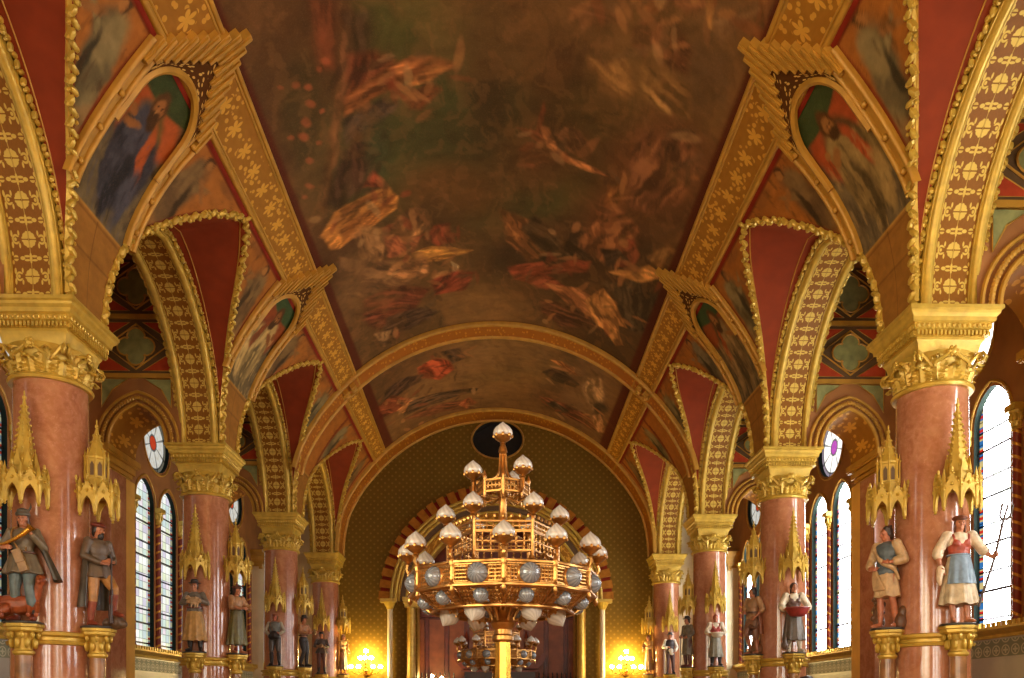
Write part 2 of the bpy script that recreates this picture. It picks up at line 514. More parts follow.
# ---------------------------------------------------------------- outer walls with lancet windows
def arc(cx, cz, r, a0, a1, n):
    return [(cx + r * math.cos(a0 + (a1 - a0) * i / n), cz + r * math.sin(a0 + (a1 - a0) * i / n)) for i in range(n + 1)]
L_W, L_SP, L_BOT, L_C = 0.37, 3.66, 0.98, 0.50         # lancet half-width, spring, sill, centre from mid-bay
def lancet(c, w, extra=0.0, bot=None):
    bot = L_BOT if bot is None else bot
    w2 = w + extra; R = w2 * 1.25; ox = R - w2
    top = math.sqrt(R * R - ox * ox); th = math.acos(ox / R)
    P = [(c - w2, bot), (c + w2, bot)]
    P += arc(c - ox, L_SP, R, 0, th, 8)
    P += arc(c + ox, L_SP, R, PI - th, PI, 8)[1:]
    return P
ROSE_Z, ROSE_R = 4.92, 0.55
def circ(c, z, r, n=28): return [(c + r * math.cos(2 * PI * i / n), z + r * math.sin(2 * PI * i / n)) for i in range(n)]

def outer_wall(s):
    mids = [YC[0] - 1.5 * BAY, YC[0] - 0.5 * BAY] + [(YC[i] + YC[i + 1]) / 2 for i in range(4)]
    root = structure('wall_' + SIDE[s], 'outer %s gallery wall, brown-red with pointed lancet windows' % SIDE[s])
    w = MB()
    edges = [Y_BACK] + [m + BAY / 2 for m in mids[:-1]] + [25.0]
    for i, m in enumerate(mids):
        holes = [lancet(m - L_C, L_W), lancet(m + L_C, L_W), circ(m, ROSE_Z, ROSE_R)]
        f = lambda y, z: (XW, y, z + E)
        w.prism([(edges[i], L_BOT - 0.1), (edges[i + 1], L_BOT - 0.1), (edges[i + 1], 7.05), (edges[i], 7.05)], holes, f)
    if s < 0: w.mirror()
    w.build('plaster', M['aisle_brown'], root, 0)
    r = MB()
    for m in mids:
        for h in (lancet(m - L_C, L_W), lancet(m + L_C, L_W), circ(m, ROSE_Z, ROSE_R)):
            n = len(h)
            r.grid([[(XW, y, z + E), (XW + 0.09, y, z + E)] for y, z in h], cu=True)
    if s < 0: r.mirror()
    r.build('reveal', M['teal_reveal'], root, 30)
    # dado below the sill ledge
    d = MB()
    d.box((XW + 0.05, 10.0, (L_BOT + E) / 2 - 0.06), (0.14, 30.0, L_BOT + E - 0.1))
    if s < 0: d.mirror()
    d.build('marble_dado', M['grey_marble'], root, 0)
    fz = MB()
    fz.grid([[(XW - 0.025, y, z + E) for z in (0.6, 0.82)] for y in (Y_BACK, 22)], [[(y, z) for z in (0.0, 0.22)] for y in (0, 27)])
    if s < 0: fz.mirror()
    fz.build('frieze', M['frieze'], root, 0)
    # gold ledge with a row of small blocks
    l = MB()
    prof = [(XW, .84), (XW - .06, .84), (XW - .07, .88), (XW - .13, .92), (XW - .16, .94), (XW - .16, .97), (XW - .1, .985), (XW, .985)]
    l.grid([[(x, y, z + E) for x, z in prof] for y in (Y_BACK, 22)])
    y = 4.0
    while y < 21.7:
        l.box((XW - 0.145, y, 1.0 + E), (0.03, 0.05, 0.06)); y += 0.1
    if s < 0: l.mirror()
    l.build('sill_ledge', M['gold'], root, 30)
    return mids
for s in (-1, 1): MIDS = outer_wall(s)

WIN_N = 0
def window(s, k, m):
    global WIN_N
    WIN_N += 1
    vis = k >= 2
    hero = {2: 'second', 3: 'third', 4: 'fourth', 5: 'fifth'}
    lab = {(1, 2): 'off-frame', (-1, 2): 'off-frame', (1, 3): 'brightest tall lancet window, at the right edge beside the pitchfork woman', (-1, 3): 'dark sliver of window at the left edge behind the horn hunter',
           (1, 4): 'bright double lancet and violet rose window between the two near right columns', (-1, 4): 'greenish double lancet and red rose window between the two near left columns',
           (1, 5): 'narrow far right lancet window seen behind the second right column', (-1, 5): 'narrow far left lancet window seen behind the second left column'}
    root = structure('window_%d' % WIN_N, lab.get((s, k), 'side window of the rear bay'))
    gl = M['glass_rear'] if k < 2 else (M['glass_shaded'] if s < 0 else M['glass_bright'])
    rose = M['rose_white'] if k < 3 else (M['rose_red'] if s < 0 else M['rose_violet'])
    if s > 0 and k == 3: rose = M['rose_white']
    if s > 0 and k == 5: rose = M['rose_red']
    for d in (-L_C, L_C):
        p = MB(); h = lancet(m + d, L_W, 0.01)
        p.prism(h, [], lambda y, z: (XW + 0.075, y, z + E), None, uvfn=lambda q: ((q.x - (m + d) + L_W) / (2 * L_W), q.y))
        if s < 0: p.mirror()
        p.build('lancet_pane', gl, root, 0)
        bars = MB(); z = L_BOT + 0.5
        while z < L_SP + 0.3:
            bars.box((XW + 0.065, m + d, z + E), (0.03, 2 * L_W, 0.025)); z += 0.62
        if s < 0: bars.mirror()
        bars.build('saddle_bar', M['lead'], root, 0)
        fr = MB(); pts = [(XW - 0.01, y, z + E) for y, z in lancet(m + d, L_W, 0.05, L_SP)]
        pts = pts[1:] + pts[:1]
        fr.tube(pts, 0.022, 6)
        if s < 0: fr.mirror()
        fr.build('arch_moulding', M['gold_rib'], root)
    p = MB(); p.prism(circ(m, ROSE_Z, ROSE_R + .01, 36), [], lambda y, z: (XW + 0.075, y, z + E), None, uvfn=lambda q: ((q.x - m) / ROSE_R, (q.y - ROSE_Z) / ROSE_R))
    if s < 0: p.mirror()
    p.build('rose_pane', rose, root, 0)
    fr = MB(); fr.tube([(XW - 0.01, y, z + E) for y, z in circ(m, ROSE_Z, ROSE_R + .05, 36)], 0.022, 6, closed=True)
    if s < 0: fr.mirror()
    fr.build('rose_moulding', M['gold_rib'], root)
    if vis:
        for d in (-1.03, 0.0, 1.03):
            c = MB(); c.lathe([(.07, L_BOT - .02), (.07, L_BOT + .06), (.055, L_BOT + .1), (.055, L_SP - .28)], (XW - .02, m + d, E), 12)
            if s < 0: c.mirror()
            col = c.build('colonnette', M['spiral_red'], root)
            c = MB(); c.lathe([(.055, L_SP - .3), (.075, L_SP - .28), (.06, L_SP - .26), (.075, L_SP - .16), (.085, L_SP - .1), (.095, L_SP - .07)], (XW - .02, m + d, E), 12)
            c.box((XW - .02, m + d, L_SP - .03 + E), (.2, .2, .08))
            for q in range(8):
                a = q * PI / 4
                c.ell((XW - .02 + .07 * math.cos(a), m + d + .07 * math.sin(a), L_SP - .15 + E), (.03, .03, .06), 6, 4)
            if s < 0: c.mirror()
            c.build('capital', M['gold'], col)
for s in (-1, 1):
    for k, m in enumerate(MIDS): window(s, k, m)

# ---------------------------------------------------------------- back wall (behind the camera), end wall, aisle ceilings
def vault_outline(n=24, zlo=-E, inset=0.0):
    P = [(-4.18, zlo), (4.18, zlo)]
    zs = [4.0 + (6.5 - 4.0) * i / 14 for i in range(15)]
    P += [(prof_x(z), z) for z in zs]
    xs = [3.2 - 6.4 * i / 32 for i in range(33)]
    P += [(x, prof_z(x)) for x in xs]
    P += [(-prof_x(z), z) for z in zs[::-1]]
    return P
b = MB(); hole = lambda cx: [(cx - 0.9, 0.2), (cx + 0.9, 0.2)] + arc(cx, 3.2, 0.9, 0, PI, 12)
b.prism([(-6.6, -E), (6.6, -E), (6.6, 8.2), (-6.6, 8.2)], [hole(-3), hole(0), hole(3)], lambda x, z: (x, Y_BACK, z + E))
o = b.build('wall_back', M['yellow_stone'], None, 0); o['kind'] = 'structure'; o['label'] = 'rear wall of the hall with three added round-headed windows'
for cx in (-3, 0, 3):  # glowing windows added behind the camera to fill the hall with light
    WIN_N += 1
    b = MB(); b.prism(hole(cx), [], lambda x, z: (x, Y_BACK - 0.1, z + E), None, uvfn=lambda q: ((q.x - cx + .9) / 1.8, q.y))
    o = b.build('window_%d' % WIN_N, M['glass_rear'], None, 0); o['kind'] = 'structure'; o['label'] = 'added, unseen glowing round-headed window of the rear wall'

POR_R = 2.2; POR_SP = 2.85
b = MB()
hol = [(-POR_R, -E + 0.001), (POR_R, -E + 0.001)] + arc(0, POR_SP, POR_R, 0, PI, 32)
oc = [(0.03 + 0.70 * math.cos(2 * PI * i / 36), 7.38 + 0.52 * math.sin(2 * PI * i / 36)) for i in range(36)]
out = vault_outline()
b.prism([(-4.3, -E)] + [(-POR_R, -E)] + arc(0, POR_SP, POR_R, PI, 0, 32) + [(POR_R, -E), (4.3, -E)] + [(x * 1.02, z + 0.03) for x, z in out[2:]], [oc],
        lambda x, z: (x, Y_END, z + E))
wf = structure('wall_front', 'olive-gold patterned end wall under the vault, with a portal arch')
b.build('patterned_plaster', M['endwall'], wf, 0)
b = MB()
b.grid([[(x, y, z + E) for y in (Y_END, Y_END + 0.35)] for x, z in oc], cu=True)
b.prism(oc, [], lambda x, z: (x, Y_END + 0.34, z + E))  # closed shallow recess; the darkness of the opening is put into the colour
o = b.build('oculus', M['void_shade_colour'], wf, 30); o['label'] = 'dark round opening in the end wall'
b = MB(); b.tube([(0.03 + (x - .03) * 1.03, Y_END - .01, 7.38 + (z - 7.38) * 1.03 + E) for x, z in oc], 0.03, 6, closed=True)
b.build('oculus_frame', M['gold_dark'], wf)
# aisle end walls; their strong window light is put into the pale colour
for s in (-1, 1):
    b = MB(); b.prism([(4.2, -E), (6.5, -E), (6.5, 7.05), (4.2, 7.05)], [], lambda x, z: (x, Y_END + 0.02, z + E))
    if s < 0: b.mirror()
    o = b.build('wall_gallery_end_' + SIDE[s], M['pale_and_lit_stone'], None, 0); o['kind'] = 'structure'; o['label'] = 'pale end wall of the %s gallery' % SIDE[s]
    b = MB(); b.prism([(4.2, Y_BACK), (6.6, Y_BACK), (6.6, 22), (4.2, 22)], [], lambda x, y: (x, y, 7.0 + E))
    if s < 0: b.mirror()
    o = b.build('ceiling_gallery_' + SIDE[s], M['aisle_brown'], None, 0); o['kind'] = 'structure'; o['label'] = 'brown ceiling over the %s window gallery' % SIDE[s]

# ---------------------------------------------------------------- gallery diaphragm walls behind each column, and wall piers
def diaphragm(s, k):
    yc = YC[k]; y0, y1 = yc - .42, yc + .42
    root = structure('wall_gallery_%s_%d' % (SIDE[s], k), 'gallery cross wall with quatrefoil panels by the column of %s' % HERO[(s, k)])
    cx, w = 5.57, 0.43
    R = 0.62; ox = R - w; top = math.sqrt(R * R - ox * ox); th = math.acos(ox / R)
    def pa(e):
        return arc(cx - ox, SP, R + e, 0, math.acos(ox / (R + e)), 10) + arc(cx + ox, SP, R + e, PI - math.acos(ox / (R + e)), PI, 10)[1:]
    A = pa(0)                                            # right spring up and over to left spring
    b = MB()
    for y, fl in ((y0, 0), (y1, 1)):
        b.prism([(4.9, SP - .02)] + [(cx - w, SP - .02)] + A[::-1] + [(cx + w, SP - .02), (XW + .02, SP - .02), (XW + .02, 7.05), (4.9, 7.05)], [], lambda x, z: (x, y, z + E))
    if s < 0: b.mirror()
    b.build('plaster', M['aisle_brown'], root, 0)
    b = MB()
    L = 0; rows = []; uv = []
    for i, (x, z) in enumerate(A):
        if i: L += math.dist(A[i], A[i - 1])
        rows.append([(x, y0 - .02, z + E), (x, y1 + .02, z + E)]); uv.append([(0, L), (1, L)])
    b.grid(rows, uv)
    if s < 0: b.mirror()
    b.build('arch_soffit', M['border'], root, 60)
    b = MB()
    b.tube([(x, y0 - .03, z + E) for x, z in pa(0.02)], .03, 6)
    b.tube([(x, y0 - .02, z + E) for x, z in pa(0.20)], .025, 6)
    P = pa(0.11)
    for i in range(len(P) - 1):
        for t in (0.25, .75):
            x = P[i][0] * (1 - t) + P[i + 1][0] * t; z = P[i][1] * (1 - t) + P[i + 1][1] * t
            b.ell((x, y0 - .03, z + E), (.035, .03, .035), 6, 4)
    if s < 0: b.mirror()
    b.build('arch_moulding', M['gold_rib'], root)
    # painted panels: two tiers of red squares with green quatrefoils
    zt = [5.06, 5.12, 5.97, 6.05, 6.9]
    xl, xr = 5.03, 6.25
    red, gr, gd, dk = MB(), MB(), MB(), MB()
    yf = y0 - .012
    for tier, (za, zb) in enumerate(((5.14, 5.95), (6.07, 6.88))):
        dk.prism([(xl, za - .02), (xr, za - .02), (xr, zb + .02), (xl, zb + .02)], [], lambda x, z: (x, y0 - .004, z + E))
        cxp, cz, h = (xl + xr) / 2 - .05, (za + zb) / 2, (zb - za) / 2 - .03
        hw = .54
        for sx in (-1, 1):
            for sz in (-1, 1):
                T = [(cxp + sx * (hw + .02), cz + sz * h), (cxp + sx * .1, cz + sz * h), (cxp + sx * (hw + .02), cz + sz * .08)]
                red.prism(T, [], lambda x, z: (x, yf, z + E))
                gd.tube([(x, yf - .004, z + E) for x, z in T], .009, 4, closed=True)
        D = [(cxp - .47, cz), (cxp, cz - h * .93), (cxp + .47, cz), (cxp, cz + h * .93)]
        gd.tube([(x, yf - .006, z + E) for x, z in D], .018, 4, closed=True)
        Q = []
        for q in range(4):
            a = q * PI / 2
            for t in range(-4, 5):
                aa = a + t * PI / 7
                Q.append((cxp + .15 * math.cos(a) + .14 * math.cos(aa), cz + .15 * math.sin(a) + .14 * math.sin(aa)))
        gr.prism(Q, [], lambda x, z: (x, yf - .004, z + E))
        gd.tube([(x, yf - .012, z + E) for x, z in Q], .014, 4, closed=True)
    for za in (5.09, 6.01):
        gd.box(((xl + xr) / 2, y0 - .02, za + E), (xr - xl + .1, .03, .07))
    for T in ([(5.05, 5.04), (5.45, 5.04), (5.2, 4.88), (5.05, 4.6)], [(6.12, 5.04), (5.72, 5.04), (5.95, 4.88), (6.12, 4.6)]):
        gr.prism(T, [], lambda x, z: (x, yf, z + E)); gd.tube([(x, yf - .004, z + E) for x, z in T], .01, 4, closed=True)
    for bb, nm, mt in ((dk, 'panel_ground', 'dark_frame'), (red, 'red_panel', 'aisle_red'), (gr, 'green_quatrefoil', 'green_panel'), (gd, 'gold_fillet', 'gold_rib')):
        if s < 0: bb.mirror()
        bb.build(nm, M[mt], root, 40)
def pier(s, k):
    yc = YC[k]
    last = k == 4
    if last: yc = 20.95
    root = structure('trim_pier_%s_%d' % (SIDE[s], k), 'wall pier with moulded cap opposite the column of %s' % HERO[(s, k)])
    b = MB()
    w = .42
    b.box((6.22, yc, (SP + E) / 2 - .2), (.44, 2 * w, SP + E - .4))
    if s < 0: b.mirror()
    b.build('pier_core', M['pale_and_lit_stone' if last else 'yellow_stone'], root, 0)  # last pier is paler: the window light on it is put into the colour
    if not last:
        b = MB(); b.box((6.2, yc - .2, (SP + E) / 2 - .2), (.46, .5, SP + E - .42))
        if s < 0: b.mirror()
        b.build('pink_facing', M['pink_marble'], root, 0)
    b = MB()
    for hw, za, zb in ((.45, 3.46, 3.5), (.46, 3.5, 3.6), (.5, 3.6, 3.66), (.52, 3.66, 3.74), (.54, 3.74, 3.8), (.57, 3.8, 3.84), (.57, 3.84, 3.9), (.605, 3.9, 3.93), (.62, 3.93, 4.02)):
        b.box((6.44 - hw * .9 + .36, yc, (za + zb) / 2 + E), (hw * .9 + .0, 2 * hw * .9, zb - za))
    for j in range(9):
        b.box((6.16, yc - .45 + j * .11, 3.56 + E), (.08, .05, .06))
    if s < 0: b.mirror()
    b.build('pier_cap', M['gold_rib'], root, 20)
for s in (-1, 1):
    for k in (0, 1, 2, 3): diaphragm(s, k)
    for k in (1, 2, 3, 4): pier(s, k)

# ---------------------------------------------------------------- arcade arches
def sweep(curve, prof):
    """curve: list of ((y,z),(ny,nz)); prof: list of (x, n, u). Returns grid + uv"""
    P = []; UV = []; L = 0
    for i, ((y, z), (ny, nz)) in enumerate(curve):
        if i: L += math.dist(curve[i][0], curve[i - 1][0])
        P.append([(x, y + ny * n, z + nz * n + E) for x, n, u in prof]); UV.append([(u, L) for x, n, u in prof])
    return P, UV
def half_curve(fz, ya, yb, N=28):
    pts = []
    for i in range(N + 1):
        t = i / N; o = .335 + 1.85 * (t ** 1.7)
        pts.append((ya + o, fz(o)))
    m = (ya + yb) / 2
    pts += [(2 * m - y, z) for y, z in pts[-2::-1]]
    out = []
    for i, p in enumerate(pts):
        a = pts[max(i - 1, 0)]; c = pts[min(i + 1, len(pts) - 1)]
        d = Vector((c[0] - a[0], c[1] - a[1])).normalized()
        out.append((p, (-d.y, d.x)))                     # points outwards, away from the opening
    return out
def resample(pts, step):
    pts = [Vector(p) for p in pts]; d = [0]
    for i in range(1, len(pts)): d.append(d[-1] + (pts[i] - pts[i - 1]).length)
    n = max(2, int(d[-1] / step)); out = []
    j = 0
    for k in range(n + 1):
        t = d[-1] * k / n
        while j < len(d) - 2 and d[j + 1] < t: j += 1
        f = (t - d[j]) / max(1e-9, d[j + 1] - d[j])
        out.append((pts[j].lerp(pts[j + 1], f), (pts[j + 1] - pts[j]).normalized()))
    return out
def beads(b, pts, step, r, seed=0, nrm=None):
    """carved leaf bosses set close together along a line"""
    q = random.Random(seed)
    for i, (p, t) in enumerate(resample(pts, step)):
        side = t.cross(nrm).normalized() if nrm is not None else Vector((1, 0, 0))
        n2 = side.cross(t).normalized()
        R = Matrix((t, side, n2)).transposed()
        e = 1 if i % 2 else -1
        b.ell(p + side * r * .25 * e, (step * .75, r * .62, r * q.uniform(.6, .9)), 6, 4, R @ Matrix.Rotation(.7 * e + q.uniform(-.3, .3), 3, 'Z'))
        b.ell(p + side * r * .75 * e + t * step * .3, (step * .34, r * .5, r * .6), 5, 3, R)
        if i % 3 == 0: b.ell(p - side * r * .8 * e, (step * .3, r * .4, r * .5), 5, 3, R)

def rim_pts(ya, yb, N=24):
    pts = []
    for i in range(N + 1):
        o = .335 + 1.85 * (i / N) ** 1.6
        z = rim_z(o); pts.append((prof_x(z) - .02, ya + o, z + E))
    m = (ya + yb) / 2
    return pts + [(x, 2 * m - y, z) for x, y, z in pts[-2::-1]]
def arcade(s, k):
    ya, yb = YC[k], YC[k + 1]
    lab = {0: 'nearest gold-patterned arch at the %s edge, springing from the column of %s' % (SIDE[s], HERO[(s, 1)]),
           1: 'gold-patterned arch from the column of %s to %s' % (HERO[(s, 1)], HERO[(s, 2)]),
           2: 'gold-patterned arch from the column of %s to %s' % (HERO[(s, 2)], HERO[(s, 3)]),
           3: 'smallest, farthest arcade arch on the %s, reaching the end wall' % SIDE[s]}[k]
    root = thing('arcade_arch', lab, 'arch', (s * XC, (ya + yb) / 2, SP + E), 'arcade arches along the hall', 'thing')
    inv = Matrix.Translation(-Vector((s * XC, (ya + yb) / 2, SP + E)))
    cv = half_curve(arch_z, ya, yb)
    cv = [((cv[0][0][0], SP - .0), (-1, 0))] + cv[1:-1] + [((cv[-1][0][0], SP), (1, 0))]
    def fin(b, name, mat, sm=40, par=root):
        if s < 0: b.mirror()
        return b.xf(inv).build(name, mat, par, sm)
    b = MB(); P, UV = sweep(cv, [(4.46, .0, 0), (4.86, .0, 1)]); b.grid(P, UV); fin(b, 'patterned_soffit', M['soffit'])
    for xa, xb in ((4.37, 4.46), (4.86, 4.95)):
        b = MB(); c = (xa + xb) / 2; r = (xb - xa) / 2
        pr = [(c + r * math.cos(a), -.02 - r * .9 * math.sin(a), 0) for a in [PI * i / 7 for i in range(8)]]
        pr = [(xa - .012, .03, 0), (xa - .012, -.02, 0)] + pr[::-1] + [(xb + .012, -.02, 0), (xb + .012, .03, 0)]
        P, UV = sweep(cv, pr); b.grid(P, UV); fin(b, 'roll_moulding', M['gold'])
    for x in (4.33, 4.99):
        b = MB(); pts = [(x, p[0] + n[0] * .03, p[1] + n[1] * .03 + E) for p, n in cv]
        beads(b, pts, .062, .041, 3, Vector((0, 0, 1)) if False else Vector((1, 0, 0)))
        fin(b, 'bead_moulding', M['gold_dark'] if x > 5 else M['gold'])
    # red web between the arch and the vault's groin
    rp = rim_pts(ya, yb, 28)
    N = len(rp); P = []; UV = []; m = (ya + yb) / 2
    for (rx, ry, rz) in rp:
        o = ry - ya if ry <= m else yb - ry
        az = arch_z(o) + E; ax = 4.33
        row = []; ur = []
        for j in range(9):
            t = j / 8
            row.append((rx + (ax - rx) * t, ry, rz + (az + .05 - rz) * t - .0)); ur.append((t, ry))
        P.append(row); UV.append(ur)
    b = MB(); b.grid(P, UV); fin(b, 'red_web', M['red_paint'], 60)
    b = MB()
    for e0, e1, r in ((.1, .1, .008), (.88, .88, .008)):
        pts = []
        for row in P[2:-2]:
            a, c = Vector(row[0]), Vector(row[-1]); pts.append(a.lerp(c, e0) + Vector((-.004, 0, -.006)))
        b.tube(pts, r, 4)
    fin(b, 'web_fillet', M['gold_rib'])
    b = MB(); beads(b, rp, .085, .054, 5, Vector((-.6, 0, -.8)))
    b.tube([(x + .03, y, z + .03) for x, y, z in rp], .035, 5)
    fin(b, 'leafy_rim_moulding', M['gold_dark'] if False else M['gold'])
    # masonry over the arch, seen from the gallery
    b = MB(); P2 = []
    for (p, n) in cv: P2.append([(4.96, p[0], p[1] + E), (4.96, p[0], 7.02 + E)])
    b.grid(P2); fin(b, 'spandrel_masonry', M['aisle_brown'], 0)
    return root
for s in (-1, 1):
    for k in range(4): arcade(s, k)
# ================================================================ vault: painting, borders, pendentives
def lattice(x, y, seed):
    xi = np.floor(x).astype(np.int64); yi = np.floor(y).astype(np.int64); fx = x - xi; fy = y - yi
    fx = fx * fx * (3 - 2 * fx); fy = fy * fy * (3 - 2 * fy)
    def h(a, b):
        n = (a * 374761393 + b * 668265263 + seed * 974711) & 0x7fffffff
        n = ((n ^ (n >> 13)) * 1274126177) & 0x7fffffff
        return ((n ^ (n >> 16)) & 0xffff) / 65535.0
    a = h(xi, yi) * (1 - fx) + h(xi + 1, yi) * fx
    b = h(xi, yi + 1) * (1 - fx) + h(xi + 1, yi + 1) * fx
    return a * (1 - fy) + b * fy
def fbm(x, y, seed=1, oct=4):
    t = 0; a = .5; w = 0
    for i in range(oct):
        t = t + a * lattice(x * 2 ** i + 31.7 * i, y * 2 ** i + 17.3 * i, seed + i); w += a; a *= .55
    return t / w
def lin(c): return np.array([s2l(v) for v in c])
def sm(t): t = np.clip(t, 0, 1); return t * t * (3 - 2 * t)
def poly_sd(x, y, P):
    """signed distance to a polygon, negative inside"""
    d = np.full(x.shape, 1e9); ins = np.zeros(x.shape, bool); n = len(P)
    for i in range(n):
        ax, ay = P[i]; bx, by = P[(i + 1) % n]
        ex, ey = bx - ax, by - ay; L = ex * ex + ey * ey + 1e-12
        t = np.clip(((x - ax) * ex + (y - ay) * ey) / L, 0, 1)
        d = np.minimum(d, (x - ax - t * ex) ** 2 + (y - ay - t * ey) ** 2)
        c = ((ay > y) != (by > y))
        with np.errstate(divide='ignore', invalid='ignore'):
            xx = ax + (y - ay) * ex / (ey if abs(ey) > 1e-9 else 1e-9)
        ins ^= c & (x < xx)
    d = np.sqrt(d); return np.where(ins, -d, d)
def put(col, al, c):
    col += (lin(c)[None, :] - col) * al[:, None]
def paint_strokes(x, y, base, strokes, seed, warp=.06, k=1.0):
    col = np.tile(lin(base), (len(x), 1))
    n1 = fbm(x * 1.3, y * 1.3, seed); n2 = fbm(x * 1.3, y * 1.3, seed + 50)
    wx = x + (n1 - .5) * warp * 4 + (fbm(x * 6, y * 6, seed + 9) - .5) * warp * .9
    wy = y + (n2 - .5) * warp * 4 + (fbm(x * 6, y * 6, seed + 19) - .5) * warp * .9
    tex = fbm(x * 4, y * 9, seed + 3, 5)
    for st in strokes:
        if st[0] == 'e':
            _, c, u, v, cc, soft, al = st
            det = u[0] * v[1] - u[1] * v[0]
            if abs(det) < 1e-6: continue
            dx, dy = wx - c[0], wy - c[1]
            p = (dx * v[1] - dy * v[0]) / det; q = (-dx * u[1] + dy * u[0]) / det
            r = np.sqrt(p * p + q * q)
            a = sm((1 + soft - r) / (2 * soft)) * al * (.55 if u[0] * u[0] + u[1] * u[1] < .02 else .95)
        else:
            _, P, cc, soft, al = st
            a = sm((soft * .6 - poly_sd(wx, wy, P)) / (1.2 * soft)) * al
        put(col, a, cc)
        if st[0] == 'p':                                   # folds and brush marks along the shape
            A = np.array(P); A = A - A.mean(0); w_, ev = np.linalg.eigh(A.T @ A); ax = ev[:, 1]
            uu = x * ax[0] + y * ax[1]; vv = -x * ax[1] + y * ax[0]
            t = fbm(uu * 2.2 + cc[0] + n1 * 2, vv * 11 + n2 * 4, seed + cc[1], 3)
            put(col, a * np.clip((t - .52) * 5, 0, .7), tuple(int(v * .42) for v in cc))
            put(col, a * np.clip((.45 - t) * 5, 0, .6), tuple(min(255, int(v * 1.4 + 14)) for v in cc))
        elif abs(det) < .12:
            t = fbm(x * 9 + cc[0], y * 9, seed + cc[1], 3); put(col, a * np.clip((t - .5) * 4, 0, .6), tuple(int(v * .5) for v in cc))
    # heads, limbs and scraps of cloth scattered through each group of figures
    rg = random.Random(seed)
    for st in strokes:
        if st[0] != 'p' or st[3] > .1: continue
        xs_, ys_ = [q[0] for q in st[1]], [q[1] for q in st[1]]
        if (max(xs_) - min(xs_)) * (max(ys_) - min(ys_)) > 3: continue
        for _ in range(5):
            cx, cy = rg.uniform(min(xs_) - .1, max(xs_) + .1), rg.uniform(min(ys_) - .15, max(ys_) + .15)
            L, W, an = rg.uniform(.06, .2), rg.uniform(.025, .06), rg.uniform(0, 3.14)
            c = rg.choice([(176, 112, 68), (150, 92, 54), (44, 28, 20), (56, 36, 24), (130, 44, 28), (168, 128, 90), (84, 66, 48)])
            u = ((wx - cx) * math.cos(an) + (wy - cy) * .7 * math.sin(an)) / L; v = (-(wx - cx) * math.sin(an) + (wy - cy) * .7 * math.cos(an)) / W
            put(col, sm((1.3 - np.sqrt(u * u + v * v)) / .6) * .5, c)
    tex = fbm(x * 4, y * 9, seed + 3, 5)
    # clouds, folds and smoke at every size
    c1 = fbm(x * .9 + n1, y * .55, seed + 70, 5); c2 = fbm(x * 2.6 + n2 * 2, y * 1.6 + n1 * 2, seed + 80, 4); c3 = fbm(x * 7 + n1 * 5, y * 3.2 + n2 * 4, seed + 90, 4)
    put(col, np.clip((c1 - .55) * 4, 0, .3), (124, 88, 48)); put(col, np.clip((.42 - c1) * 4, 0, .32), (52, 42, 22))
    put(col, np.clip((c2 - .6) * 3, 0, .12), (138, 92, 52)); put(col, np.clip((.4 - c2) * 3, 0, .18), (50, 32, 18))
    put(col, np.clip((c3 - .62) * 4, 0, .14), (146, 96, 56)); put(col, np.clip((.36 - c3) * 4, 0, .18), (44, 28, 16))
    lum = col @ np.array([.3, .6, .1]); col = col * .72 + .28 * lum[:, None] * np.array([1.5, .88, .36])[None, :]
    col *= (0.76 + 0.48 * tex)[:, None]
    col += .012 * np.array([1.0, .62, .3])[None, :]
    return col * k * np.array([1.02, .94, .7])[None, :]
def add_paint(me, col):
    at = me.color_attributes.new('paint', 'FLOAT_COLOR', 'POINT')
    rgba = np.ones((len(col), 4), dtype=np.float32); rgba[:, :3] = col
    at.data.foreach_set('color', rgba.reshape(-1))

